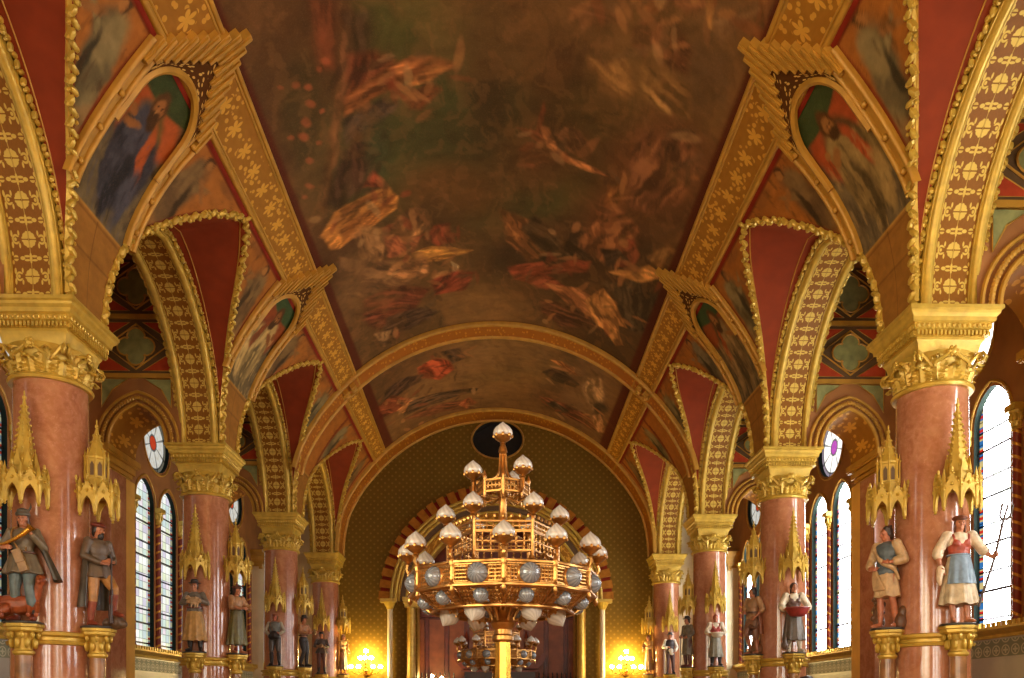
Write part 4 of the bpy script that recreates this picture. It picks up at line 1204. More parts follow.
    tex = fbm(a * 9, q * 14, seed + 90); lum = col @ np.array([.3, .6, .1]); col = col * .72 + .28 * lum[:, None] * np.array([1.5, .9, .34])[None, :]
    return col * (.82 + .55 * tex)[:, None] * np.array([1.0, 1.02, .6])[None, :]

def pendentive(s, k):
    yc = YC[k]
    lab = {1: 'nearest', 2: 'second', 3: 'third', 4: 'last', 0: 'off-frame'}[k]
    root = thing('vault_pendentive', ('painted haloed saint in pointed gilt frame above %s' if k in (1, 2) else 'painted vault spandrel above %s') % HERO[(s, k)],
                 'vault painting', (s * 4.1, yc, SP + E), 'painted pendentives of the vault', 'thing')
    inv = Matrix.Translation(-Vector((s * 4.1, yc, SP + E)))
    def fin(b, name, mat, sm_=45):
        if s < 0: b.mirror()
        return b.xf(inv).build(name, M[mat], root, sm_)
    nz, na = (130, 170) if k in (1, 2) else (80, 90)
    qs = np.linspace(0.0, q_of_z(3.98), nz); P = []; A = []; Q = []; Z = []
    for q in qs:
        z = qz(q); o = 2.185 if z >= 6.46 else rim_o(max(z, 4.05))
        row = []
        for i in range(na + 1):
            t = -1 + 2 * i / na
            a = t * o
            if k == 4: a = min(a, Y_END - yc)
            row.append((qx(q), yc + a, z + E)); A.append(a); Q.append(q); Z.append(z)
        P.append(row)
    b = MB(); b.grid(P)
    o = fin(b, 'painted_field', 'fresco_small', 0); o.data.shade_smooth()
    add_paint(o.data, pend_paint(np.array(A), np.array(Q), np.array(Z), s, k, k * 5 + (s + 1)))
    if k in (1, 2, 0):
        qb = q_of_z(5.14)
        for sg in (-1, 1):
            path = [(sg * .6, qb - (qb - .05) * i / 24) for i in range(25)]
            path = [(a - sg * .03 * math.sin(PI * i / 24), q) for i, (a, q) in enumerate(path)]
            b = MB(); Pg, UV = surf_sweep(path, band_profile(.19, .045, .025), yc); b.grid(Pg, UV)
            for i in range(3, 22, 6):                       # carved roses along the leg
                b.ell(surf(path[i][1], yc + path[i][0], .05), (.035, .035, .035), 8, 5)
            fin(b, 'frame_leg', 'gold_rib')
        b = MB()
        for i in range(-8, 9):
            a = i * .077; aa = abs(a)
            q1 = -.44 + 1.15 * aa; q0 = -.90 + 1.42 * aa
            if q0 > q1 - .06: q0 = q1 - .06
            for (w, h) in ((.033, .085), (.016, .105)):
                vs = []
                for qq in (q0 + (.0 if h < .09 else .015), q1):
                    for (dw, dh) in ((-w, -.01), (-w, h), (w, h), (w, -.01)):
                        vs.append(surf(qq, yc + a + dw, dh))
                b.add(vs, [(0, 1, 2, 3), (7, 6, 5, 4), (0, 4, 5, 1), (1, 5, 6, 2), (2, 6, 7, 3), (3, 7, 4, 0)])
        fin(b, 'stepped_crest', 'gold_rib', 20)
        CQ, R = .41, .47
        ring = [(R * math.cos(t), CQ - R * math.sin(t) * 1.0) for t in [PI * i / 28 for i in range(29)]]
        ring = [(R, .85)] + ring + [(-R, .85)]
        b = MB(); b.tube([surf(q, yc + a, .05) for a, q in ring], .042, 6)
        fin(b, 'round_head_moulding', 'gold_rib')
        inner = [(.5, .30), (.5, .08), (0, -.52), (-.5, .08), (-.5, .30)]
        outl = inner + [(R * math.cos(t), CQ - R * math.sin(t)) for t in [PI - PI * i / 20 for i in range(21)] if CQ - R * math.sin(t) < .34]
        # subdivide so that it follows the vault
        b = MB()
        for i in range(24):
            a0, a1 = -.5 + i / 24, -.5 + (i + 1) / 24
            am = (a0 + a1) / 2
            col = []
            for a in (a0, a1):
                top = -.52 + 1.2 * abs(a); bot = CQ - math.sqrt(max(0, R * R - a * a)) if abs(a) < R else .5
                col.append([surf(top + (bot - top) * j / 6, yc + a, .066) for j in range(7)])
            uv = [[(a, j * .1) for j in range(7)] for a in (a0, a1)]
            b.grid(col, uv)
        fin(b, 'dotted_spandrel', 'dots', 0)
    return root
for s in (-1, 1):
    for k in (0, 1, 2, 3, 4): pendentive(s, k)

# ---- transverse rib and the arch rib on the end wall
def cross_rib(name, label, y0, y1, qend, h):
    ym = (y0 + y1) / 2
    root = thing(name, label, 'rib', (0, ym, 7.9 + E), None, 'thing')
    inv = Matrix.Translation(-Vector((0, ym, 7.9 + E)))
    half = [surf(q, 0, 0) for q in np.linspace(_Q[0], qend, 50)]
    qs = list(np.linspace(_Q[0] + .001, qend, 50))
    prof = band_profile(y1 - y0, h, .035)
    fields = []
    for lo, hi, nm, mt in ((0, 10, 'edge_moulding', 'gold_rib'), (9, 11, 'patterned_band', 'ribpat'), (10, len(prof), 'edge_moulding', 'gold_rib')):
        P = []; UV = []; L = 0
        seq = [(-1, q) for q in qs[::-1]] + [(1, q) for q in qs]
        for sgn, q in seq:
            row = []
            for w, hh, u in prof[lo:hi]:
                p = surf(q, ym + w, hh); row.append((sgn * p.x, p.y, p.z))
            L += (qend - qs[0]) / 50
            P.append(row); UV.append([(t / max(1, hi - lo - 1), L) for t in range(hi - lo)])
        b = MB(); b.grid(P, UV); b.xf(inv).build(nm, M[mt], root, 45)
    return root
rr = cross_rib('transverse_rib', 'gilded transverse rib crossing the vault between the large and small ceiling paintings', Y_RIB[0], Y_RIB[1], q_of_z(4.9), .06)
for sx in (-1, 1):                                        # crossing blocks where the rib meets the borders
    b = MB()
    for qq in (-.32, -.12):
        p = surf(qq, (Y_RIB[0] + Y_RIB[1]) / 2, .08); b.box((sx * p.x, p.y, p.z), (.12, .26, .1), Matrix.Rotation(sx * .7, 3, 'Y'))
        b.ell((sx * p.x, p.y, p.z - .05), (.07, .07, .05), 8, 4)
    b.xf(Matrix.Translation(-rr.location)).build('crossing_block', M['gold_rib'], rr)
cross_rib('wall_arch_rib', 'gilded arch rib framing the olive end wall under the vault', 20.92, 21.76, q_of_z(4.1), .06)

# plain vault over the rear bays, behind the camera
b = MB(); P = []
for y in (Y_BACK, 2.02):
    row = [( qx(q), y, qz(q) + E) for q in np.linspace(q_of_z(4.0), _Q[0], 40)]
    row += [(-qx(q), y, qz(q) + E) for q in np.linspace(_Q[0], q_of_z(4.0), 40)]
    P.append(row)
b.grid(P)
b.prism([(-6.8, Y_BACK), (6.8, Y_BACK), (6.8, 25), (-6.8, 25)], [], lambda x, y: (x, y, 8.25 + E))
o = b.build('ceiling', M['yellow_stone'], None, 60); o['kind'] = 'structure'; o['label'] = 'plain vault over the rear of the hall'
for s in (-1, 1):
    b = MB(); b.box((s * 4.25, (Y_BACK + 1.7) / 2, (SP + E) + .0), (.1, 1.7 - Y_BACK - .2, .5)); 
    o = b.build('trim_rear_%s' % SIDE[s], M['gold_dark'], None, 0); o['kind'] = 'structure'; o['label'] = 'gilded string course in the rear bay'
# ================================================================ columns
def leaf(b, ang, r0, z0, hgt, wid, curl, m=0):
    """acanthus leaf standing against the bell and rolling over at the tip"""
    ca, sa = math.cos(ang), math.sin(ang)
    P = []
    N = 15
    for i in range(N + 1):
        t = i / N
        if t < .75: rr = r0 + .05 * t * t + .02 * t; zz = z0 + hgt * t / .75 * .96
        else:
            u = (t - .75) / .25 * PI * .8
            rr = r0 + .04 + curl * (1 - math.cos(u)) * .55; zz = z0 + hgt * .96 + curl * .5 * math.sin(u) - curl * .2 * (1 - math.cos(u))
        w = wid * (.72 + .4 * math.sin(PI * min(1, t * 1.15))) * (1 + .24 * math.cos(t * 30)) * (1 if t < .8 else 1 - (t - .8) * 3.2)
        row = []
        for j in range(-3, 4):
            v = j / 3
            bul = .022 * (1 - abs(v)) + (.012 if j % 2 == 0 else -.008)
            R = rr + bul; x = R; y = w * v
            row.append((x * ca - y * sa, x * sa + y * ca, zz - abs(v) * hgt * .10))
        P.append(row)
    b.grid(P, m=m)
def square_stack(b, prof, m=0):
    P = [[(sx * w, sy * w, z) for sx, sy in ((1, 1), (-1, 1), (-1, -1), (1, -1))] for w, z in prof]
    base = len(b.v)
    b.grid(P, cv=True, m=m)
    n = len(prof)
    b.f.append(tuple(base + i for i in range(4))[::-1]); b.m.append(m)
    b.f.append(tuple(base + (n - 1) * 4 + i for i in range(4))); b.m.append(m)
def make_column(s, label):
    root = thing('marble_column', label, 'column', (0, 0, 0), 'pink marble columns of the hall', 'thing')
    b = MB()
    zs = [.42, .5, 1.2, 2.0, 3.0, 4.0, 3.3 + E]
    b.lathe([(.375 - .03 * max(0, (z - 1.2) / 3.8) ** 1.3, z) for z in zs], seg=40)
    b.build('shaft', M['pink_marble'], root)
    b = MB(); square_stack(b, [(.52, 0), (.52, .16)]); b.lathe([(.5, .16), (.53, .2), (.53, .24), (.46, .29), (.44, .33), (.47, .36), (.47, .39), (.39, .43)], seg=36)
    b.build('base', M['grey_marble'], root)
    b = MB(); z0 = .675 + E
    b.lathe([(.36, z0 - .08), (.4, z0 - .07), (.41, z0 - .04), (.385, z0 - .03), (.385, z0 + .0), (.42, z0 + .02), (.425, z0 + .05), (.36, z0 + .065)], seg=40, cap=False)
    b.build('ledge_ring', M['gold'], root)
    # capital
    b = MB(); zc = 3.3 + E
    b.lathe([(.34, zc - .02), (.385, zc - .02), (.40, zc + .005), (.385, zc + .03), (.34, zc + .03)], seg=40, cap=False)
    b.lathe([(.335, zc + .02), (.335, zc + .12), (.35, zc + .22), (.37, zc + .3), (.4, zc + .335), (.3, zc + .345)], seg=32)
    for i in range(8): leaf(b, i * PI / 4, .335, zc + .03, .13, .105, .075)
    for i in range(8): leaf(b, i * PI / 4 + PI / 8, .34, zc + .05, .22, .1, .085)
    for q in range(4):
        a = PI / 4 + q * PI / 2; d = Vector((math.cos(a), math.sin(a), 0)); sd = Vector((-d.y, d.x, 0))
        for e in (-1, 1):
            pts = []
            for i in range(18):
                t = i / 17
                if t < .5: r = .36 + .1 * (t / .5) ** 1.5; z = zc + .17 + .15 * (t / .5); off = .09 * (1 - t / .5) + .018
                else:
                    u = (t - .5) / .5 * 2.6 * PI; k = .055 * (1 - (t - .5) / .5 * .75)
                    r = .465 + k * math.sin(u); z = zc + .27 + k * math.cos(u); off = .018 + .03 * (t - .5)
                pts.append(d * r + sd * e * off + Vector((0, 0, z)))
            b.tube(pts, [.022 - .01 * i / 17 for i in range(18)], 6)
        b.ell(d * .475 + Vector((0, 0, zc + .27)), (.02, .02, .02), 6, 4)
        a2 = q * PI / 2; d2 = Vector((math.cos(a2), math.sin(a2), 0)); s2 = Vector((-d2.y, d2.x, 0))
        b.ell(d2 * .385 + Vector((0, 0, zc + .31)), (.045, .045, .045), 8, 5)
        for i in range(6):
            b.ell(d2 * .4 + s2 * .04 * math.cos(i * PI / 3) + Vector((0, 0, zc + .31 + .04 * math.sin(i * PI / 3))), (.02, .024, .024), 5, 4)
        for e in (-1, 1):
            pts = [d2 * (.37 + .03 * t) + s2 * e * (.17 - .12 * t + .03 * math.sin(t * 6)) + Vector((0, 0, zc + .16 + .16 * t)) for t in [i / 8 for i in range(9)]]
            b.tube(pts, [.018] * 9, 5)
    b.build('capital', M['gold'], root, 50)
    b = MB(); z = SP + E
    square_stack(b, [(.31, z - .42), (.315, z - .40), (.33, z - .335), (.35, z - .30), (.35, z - .275), (.37, z - .27), (.37, z - .22), (.4, z - .205), (.4, z - .155), (.425, z - .14), (.43, z - .10), (.455, z - .075), (.46, z - .05), (.48, z - .035), (.48, z)])
    for q in range(4):
        R = Matrix.Rotation(q * PI / 2, 3, 'Z')
        for i in range(19):
            b.box(R @ Vector((.385, -.36 + i * .04, z - .247)), (.035, .022, .045), R)
        for i in range(15):
            b.ell(R @ Vector((.402, -.364 + i * .052, z - .18)), (.018, .019, .024), 6, 4, R)
    b.build('abacus', M['gold'], root, 25)
    for (x, y) in ((0, -.48), (-.48 * s, 0)):
        b = MB(); b.lathe([(.12, 0), (.12, .1), (.09, .14), (.085, .2), (.078, .5 + E)], (x, y, 0), 16)
        cl = b.build('bracket_colonnette', M['colonnette_marble'], root)
        b = MB(); z = E
        b.lathe([(.08, z + .48), (.098, z + .5), (.098, z + .52), (.08, z + .535), (.085, z + .62), (.1, z + .7), (.14, z + .708)], (x, y, 0), 16)
        b.lathe([(.15, z + .708), (.165, z + .723), (.165, z + .748), (.18, z + .758), (.18, z + .785)], (x, y, 0), 8, a0=PI / 8)
        for i in range(8):
            a = i * PI / 4
            b.ell((x + .105 * math.cos(a), y + .105 * math.sin(a), z + .6), (.026, .026, .055), 6, 5)
            b.ell((x + .125 * math.cos(a + .39), y + .125 * math.sin(a + .39), z + .68), (.024, .024, .04), 6, 4)
        b.build('bracket_capital', M['gold'], cl, 40)
    return root
COLLAB = {}
for s in (-1, 1):
    first = None
    for k in range(5):
        lab = 'pink marble column with gilded capital carrying the statue of %s' % HERO[(s, k)] if k else 'pink marble column of the rear bay, outside the frame on the ' + SIDE[s]
        if first is None: first = c = make_column(s, lab)
        else: c = copy_tree(first)
        c['label'] = lab; c.location = (s * XC, YC[k], 0)

# ================================================================ canopies over the statues
def make_canopy(kind):
    root = thing('statue_canopy', '-', 'canopy', (0, 0, 0), 'gilt gothic canopies over the statues', 'thing')
    n = 8; R = .185; w = R * math.tan(PI / 8); ap = R
    b = MB()
    for i in range(n):
        a = i * PI / 4; d = Vector((math.cos(a), math.sin(a), 0)); t = Vector((-d.y, d.x, 0))
        # pointed arch opening with a steep gable
        A = [(-w * .72, 0.0)] + [(-w * .72 + w * .72 * (j / 6), .10 * math.sin(PI / 2 * (j / 6) ** .8)) for j in range(1, 6)] + [(0, .115)] + [(w * .72 * (j / 6), .10 * math.sin(PI / 2 * (1 - j / 6) ** .8)) for j in range(1, 6)] + [(w * .72, 0)]
        out = [(-w, -.02)] + [(-w * .72, -.02)] + A + [(w * .72, -.02), (w, -.02), (w, .13), (w * .25, .245), (0, .29), (-w * .25, .245), (-w, .13)]
        b.prism(out, [], lambda u, z: d * (ap + .012) + t * u + Vector((0, 0, z)), lambda u, z: d * (ap - .012) + t * u + Vector((0, 0, z)))
        for e in (-1, 1):
            for j in range(4):
                tt = j / 3.5
                b.ell(d * (ap + .014) + t * e * w * (1 - tt * .95) + Vector((0, 0, .135 + .155 * tt)), (.014, .014, .016), 5, 4)
        b.ell(d * (ap + .012) + Vector((0, 0, .31)), (.016, .016, .03), 6, 4)
        b.ell(d * (ap + .016) + Vector((0, 0, .165)), (.02, .02, .02), 6, 4)
    b.build('gable_ring', M['gold'], root, 30)
    for i in range(n):
        a = (i + .5) * PI / 4; d = Vector((math.cos(a), math.sin(a), 0)); rr = R / math.cos(PI / 8)
        b = MB(); p = d * rr
        b.lathe([(.0, -.1), (.018, -.085), (.012, -.07), (.024, -.05), (.022, .1), (.03, .12), (.02, .14), (.02, .2), (.026, .21), (.0, .33)], p, 6)
        b.build('pinnacle', M['gold'], root, 30)
    b = MB(); b.lathe([(R * 1.02, .12), (.12, .16), (.0, .2)], seg=8, a0=PI / 8, cap=False); b.build('rib_vault', M['gold_dark'], root, 20)
    b = MB()
    if kind == 'spire':
        b.lathe([(.15, .14), (.135, .24), (.12, .3), (.105, .36)], seg=8, a0=PI / 8)
        for i in range(8):
            a = i * PI / 4; d = Vector((math.cos(a), math.sin(a), 0)); t = Vector((-d.y, d.x, 0))
            b.add([d * .125 + t * -.045 + Vector((0, 0, .3)), d * .125 + t * .045 + Vector((0, 0, .3)), d * .11 + Vector((0, 0, .47)), d * .08 + Vector((0, 0, .4))], [(0, 1, 2), (1, 3, 2), (3, 0, 2)])
        b.build('upper_gable_ring', M['gold'], root, 20)
        b = MB(); b.lathe([(.1, .34), (.012, .98), (.012, 1.0)], seg=8, a0=PI / 8)
        for i in range(8):
            a = (i + .5) * PI / 4; d = Vector((math.cos(a), math.sin(a), 0))
            for j in range(10):
                t = j / 10; r = .1 + (.012 - .1) * t
                b.ell(d * (r + .008) + Vector((0, 0, .37 + .6 * t)), (.012, .012, .014), 5, 4)
        b.ell((0, 0, 1.0), (.022, .022, .022), 6, 5); b.ell((0, 0, 1.04), (.01, .01, .035), 6, 4)
        b.build('crocketed_spire', M['gold'], root, 20)
    else:
        b.lathe([(.14, .14), (.12, .27), (.115, .29), (.115, .32), (.1, .33), (.1, .52), (.112, .53), (.112, .55)], seg=8, a0=PI / 8)
        o = b.build('lantern', M['gold'], root, 20)
        q = MB()
        for i in range(8):
            a = i * PI / 4; d = Vector((math.cos(a), math.sin(a), 0)); t = Vector((-d.y, d.x, 0)); r = .1 * math.cos(PI / 8) + .004
            P = [(-.02, .35), (.02, .35), (.02, .46), (0, .5), (-.02, .46)]
            q.prism(P, [], lambda u, z: d * r + t * u + Vector((0, 0, z)))
        q.build('dark_lancet_patch', M['dark_frame'], o, 0)  # flat dark lancets; the shade of openings is put into their colour
        q = MB()
        for i in range(8):
            a = (i + .5) * PI / 4; q.lathe([(.012, .33), (.012, .56), (.0, .64)], (.108 * math.cos(a), .108 * math.sin(a), 0), 5)
        q.build('lantern_buttress', M['gold'], o, 20)
        b = MB(); b.lathe([(.112, .55), (.075, .62), (.04, .74), (.01, .86), (.01, .87)], seg=8, a0=PI / 8)
        for i in range(8):
            a = (i + .5) * PI / 4; d = Vector((math.cos(a), math.sin(a), 0))
            for j in range(4):
                t = j / 4; r = float(np.interp(t, [0, .25, .6, 1], [.112, .075, .04, .01]))
                b.ell(d * (r + .006) + Vector((0, 0, .56 + .3 * t)), (.01, .01, .012), 5, 4)
        b.ell((0, 0, .885), (.02, .02, .022), 6, 5); b.ell((0, 0, .93), (.009, .009, .03), 5, 4)
        b.build('spire', M['gold'], root, 20)
    return root
can_a, can_b = make_canopy('spire'), make_canopy('lantern')
CAN_Z = 2.03
cn = {'spire': 0, 'lantern': 0}
FRONT = {(-1, 1): 'horn hunter', (-1, 2): 'long-coated shepherd', (-1, 3): 'man with the black pouch', (-1, 4): 'dark-hatted left corner man',
         (1, 1): 'pitchfork woman', (1, 2): 'red-basket woman', (1, 3): 'red-scarf white-basket woman', (1, 4): 'white-shirted right corner figure'}
NAVE = {(-1, 1): 'cloaked gunman', (-1, 2): 'green-skirted woman', (-1, 3): 'man in dark trousers', (-1, 4): 'pale left corner figure',
        (1, 1): 'barefoot blue-vested man', (1, 2): 'bare-armed brown figure', (1, 3): 'grey-coated man', (1, 4): 'tan right corner figure'}
for s in (-1, 1):
    for k in range(1, 5):
        for kind, src, off, who in (('spire', can_a, (0, -.47), FRONT), ('lantern', can_b, (-s * .47, 0), NAVE)):
            c = src if cn[kind] == 0 else copy_tree(src)
            cn[kind] += 1
            c.location = (s * XC + off[0], YC[k] + off[1], CAN_Z + E)
            c['label'] = ('tall crocketed gilt spire canopy above the statue of the %s' if kind == 'spire' else 'gilt lantern-topped canopy above the statue of the %s') % who[(s, k)]

# ================================================================ portal, alcove, sconces
b = MB()
def ringpts(r, y, n=40): return [(r * math.cos(PI * i / n), y, POR_SP + r * math.sin(PI * i / n) + E) for i in range(n + 1)]
port = thing('portal_arch', 'round portal arch with red and gold voussoir blocks on the end wall', 'arch', (0, Y_END, POR_SP + E), None, 'thing')
inv = Matrix.Translation(-Vector((0, Y_END, POR_SP + E)))
def pf(b, nm, mt, smo=40): return b.xf(inv).build(nm, M[mt], port, smo)
def flat_ring(b, r0, r1, y0, y1, n=48):
    pr = [(r0, y1), (r0, y0), (r1, y0), (r1, y1)]
    b.grid([[(r * math.cos(PI * i / n), y, POR_SP + r * math.sin(PI * i / n) + E) for r, y in pr] for i in range(n + 1)],
           [[((r - r0) / (r1 - r0), PI * r * i / n) for r, y in pr] for i in range(n + 1)])
b = MB(); flat_ring(b, 2.95, 3.24, Y_END - .05, Y_END + .02); pf(b, 'voussoir_ground', 'red_line')
b = MB()
NV = 31
for i in range(NV):
    a0 = PI * (i + .16) / NV; a1 = PI * (i + .84) / NV
    vs = []
    for y in (Y_END - .17, Y_END):
        for r in (2.96, 3.26):
            for a in (a0, a1): vs.append((r * math.cos(a), y, POR_SP + r * math.sin(a) + E))
    b.add(vs, [(0, 1, 3, 2), (4, 6, 7, 5), (0, 4, 5, 1), (2, 3, 7, 6), (0, 2, 6, 4), (1, 5, 7, 3)])
pf(b, 'voussoir_block', 'voussoir_gold', 0)
b = MB()
for r, y, t in ((2.92, Y_END - .12, .05), (2.8, Y_END - .14, .045), (2.71, Y_END - .08, .03), (2.5, Y_END - .02, .04), (2.22, Y_END - .0, .05)): b.tube(ringpts(r, y), t, 8)
pf(b, 'roll_moulding', 'gold')
b = MB(); flat_ring(b, 2.68, 2.92, Y_END - .07, Y_END + .02); pf(b, 'moulded_band', 'gold_rib')
b = MB(); flat_ring(b, 2.5, 2.7, Y_END - .01, Y_END + .05); pf(b, 'shade_coloured_hollow', 'dark_frame')  # shade of the recess is put into the dark colour of this ring
b = MB(); flat_ring(b, 2.2, 2.5, Y_END - .03, Y_END + .05); pf(b, 'leaf_band', 'border')
b = MB()
n = 40
b.grid([[(2.2 * math.cos(PI * i / n), y, POR_SP + 2.2 * math.sin(PI * i / n) + E) for y in (Y_END, 22.4)] for i in range(n + 1)])
for s in (-1, 1): b.grid([[(s * 2.2, y, z) for y in (Y_END, 22.4)] for z in (0, POR_SP + E)])
pf(b, 'reveal', 'gold_dark')
for s in (-1, 1):
    b = MB(); b.lathe([(.17, 0), (.17, .2), (.13, .26), (.12, 2.68 + E)], (s * 2.36, Y_END - .1, 0), 20)
    o = pf(b, 'striped_shaft', 'gold_dark')
    b = MB(); b.lathe([(.075, .02), (.075, 2.68 + E)], (s * 2.36, Y_END - .17, 0), 12); pf(b, 'gilt_fillet', 'gold')
    b = MB(); b.lathe([(.1, 0), (.1, .2), (.075, .24), (.07, 2.68 + E)], (s * 2.95, Y_END - .12, 0), 14); pf(b, 'pale_colonnette', 'pale_and_lit_stone')
    b = MB(); b.box((s * 2.36, Y_END - .1, 2.9 + E), (.46, .34, .1)); b.box((s * 2.36, Y_END - .1, 2.82 + E), (.42, .3, .08)); b.box((s * 2.36, Y_END - .1, 2.73 + E), (.36, .26, .12))
    b.box((s * 2.98, Y_END - .1, 2.86 + E), (.46, .26, .1)); b.lathe([(.08, 2.62 + E), (.1, 2.66 + E), (.18, 2.82 + E)], (s * 2.95, Y_END - .12, 0), 12)
    pf(b, 'impost_cap', 'gold', 20)
# alcove behind the portal: panelled in red-brown wood
alc = structure('wall_alcove', 'red-brown panelled wooden wall inside the portal')
b = MB()
b.box((0, 23.75, 3.5), (6.4, .1, 7.0))
for s in (-1, 1): b.box((s * 3.1, 22.9, 3.5), (.1, 2.2, 7.0))
b.box((0, 22.8, 6.95), (6.4, 2.0, .1))
b.build('wall_boarding', M['wood_red'], alc, 0)
b = MB()
for i in range(9):
    x = -2.4 + i * .6
    b.box((x, 23.68, 2.5), (.44, .06, 3.4)); 
b.build('wood_panel', M['wood_light'], alc, 0)
b = MB()
for i in range(10):
    x = -2.7 + i * .6
    b.box((x, 23.66, 2.6), (.08, .1, 4.4))
    if i % 3 == 0:
        b.lathe([(.05, 0), (.05, 3.2), (.07, 3.25), (.05, 3.3), (.06, 3.5), (.09, 3.6), (.0, 3.9)], (x, 23.55, 0), 10)
b.box((0, 23.62, 4.35), (6.0, .16, .16)); b.box((0, 23.6, 4.5), (6.0, .24, .06))
b.build('wood_stile', M['wood_red'], alc, 20)
mant = thing('wooden_overmantel', 'dark red wooden overmantel with upturned cornice ends inside the portal', 'overmantel', (0.1, 23.3, 0), None, 'thing')
b = MB()
prof = [(-1.15, 1.05), (1.15, 1.05), (1.2, 1.13), (1.28, 1.2), (1.38, 1.42), (1.33, 1.55), (1.22, 1.42), (1.14, 1.34), (.6, 1.34), (.5, 1.42), (-.5, 1.42), (-.6, 1.34), (-1.14, 1.34), (-1.22, 1.42), (-1.33, 1.55), (-1.38, 1.42), (-1.28, 1.2), (-1.2, 1.13)]
b.prism(prof, [], lambda x, z: (x, -.12, z + E), lambda x, z: (x, .2, z + E))
b.build('upturned_cornice', M['wood_red'], mant, 30)
b = MB(); b.box((0, .1, 1.3), (2.1, .3, 2.7)); b.build('body', M['wood_dark'], mant, 0)
b = MB(); b.box((0, -.09, .98 + E), (2.3, .12, .05)); b.box((0, -.07, .4 + E), (1.7, .1, .6)); b.build('panel', M['wood_red'], mant, 0)
for s in (-1, 1):
    rl = thing('wooden_railing', 'low dark railing of turned finials at the %s of the overmantel' % SIDE[s], 'railing', (s * 1.85, 22.9, 0), None, 'thing')
    b = MB(); b.box((0, 0, .74 + E), (1.3, .06, .05)); b.box((0, 0, .15), (1.3, .06, .08)); b.build('rail', M['wood_dark'], rl, 0)
    src = None
    for i in range(10):
        b = MB(); b.lathe([(.02, .15), (.03, 1.2), (.018, 1.5), (.02, .74 + E), (.03, .8 + E), (.012, .84 + E), (.026, .88 + E), (.0, .95 + E)], (-.6 + i * .133, 0, 0), 8)
        b.build('finial', M['wood_dark'], rl, 40)

def sconce(s):
    root = thing('wall_sconce', 'lit brass wall sconce with a pyramid of glowing bulbs, %s of the portal' % SIDE[s], 'wall lamp', (s * 3.6, Y_END, 1.0 + E), 'lit sconces on the end wall', 'thing')
    b = MB(); b.lathe([(.1, -.02), (.13, 0), (.1, .03)], (0, -.03, -.1), 12, rot=Matrix.Rotation(PI / 2, 3, 'X'))
    b.tube([(0, 0, -.1), (0, -.12, -.16), (0, -.2, -.05), (0, -.2, .32)], [.03, .025, .022, .015], 8)
    b.ell((0, -.2, -.08), (.05, .05, .06)); b.ell((0, -.2, .14), (.035, .035, .04))
    b.build('stem', M['brass'], root)
    bulbs = [(0, .46)] + [(x, .27) for x in (-.15, 0, .15)] + [(x, .03) for x in (-.4, -.2, .2, .4)]
    for x, z in bulbs:
        y = -.2 - (.1 if abs(x) < .05 and z < .4 else 0) - .03
        b = MB(); b.tube(crom([(0, -.2, z - .18), (x * .6, y, z - .2), (x, y, z - .12), (x, y, z - .05)], 5), .01, 6)
        b.lathe([(.01, z - .09), (.035, z - .06), (.03, z - .05)], (x, y, 0), 8)
        arm = b.build('arm', M['brass'], root)
        b = MB(); b.ell((x, y, z), (.062, .062, .05), 10, 8); b.build('bulb', M['lit'], arm)
    return root
for s in (-1, 1): sconce(s)
cl = thing('candle_lamp', 'small lit two-bulb table lamp in front of the alcove panelling', 'lamp', (-1.86, 22.6, 0), None, 'thing')
b = MB(); b.lathe([(.2, 0), (.2, .04), (.04, .08), (.03, .6 + E), (.05, .66 + E), (.03, .7 + E)], seg=10); b.tube([(0, 0, .66 + E), (.15, 0, .62 + E), (.28, 0, .68 + E)], .012, 6); b.build('stem', M['brass'], cl)
for x, z in ((0, .8), (.28, .74)):
    b = MB(); b.ell((x, 0, z + E), (.045, .045, .06), 8, 6); b.build('bulb', M['lit'], cl)
dc = thing('dark_rounded_top', 'small unidentified dark rounded top peeping above the frame foot by the red-basket column', 'finial', (4.25, 10.6, 0), None, 'thing')
b = MB(); b.lathe([(.2, 0), (.2, .05), (.05, .1), (.04, 1.2), (.06, 1.5), (.035, 1.7)], seg=10); b.build('stem', M['wood_dark'], dc)  # unidentified dark shape, built as a plain stand with a rounded head
b = MB(); b.ell((0, 0, 1.88), (.17, .1, .16), 12, 8); b.build('rounded_head', M['wood_dark'], dc)

# ================================================================ standing candelabra
def acorn(b, p, r, up=Vector((0, 0, 1)), seg=16):
    q = Vector((0, 0, 1)).rotation_difference(up).to_matrix()
    b.lathe([(.45 * r, -.62 * r), (.86 * r, -.42 * r), (1.0 * r, -.08 * r), (.95 * r, .22 * r), (.72 * r, .55 * r), (.4 * r, .82 * r), (.14 * r, 1.02 * r), (.0, 1.14 * r)], p, seg, rot=q)
def cup(b, p, r, up=Vector((0, 0, 1))):
    q = Vector((0, 0, 1)).rotation_difference(up).to_matrix()
    b.lathe([(.12 * r, -1.25 * r), (.3 * r, -1.1 * r), (.2 * r, -1.0 * r), (.62 * r, -.72 * r), (.86 * r, -.5 * r), (.92 * r, -.36 * r), (.8 * r, -.4 * r)], p, 14, rot=q)
    for i in range(8):
        a = i * PI / 4
        b.ell(Vector(p) + q @ Vector((.9 * r * math.cos(a), .9 * r * math.sin(a), -.34 * r)), (.16 * r, .16 * r, .2 * r), 5, 4)
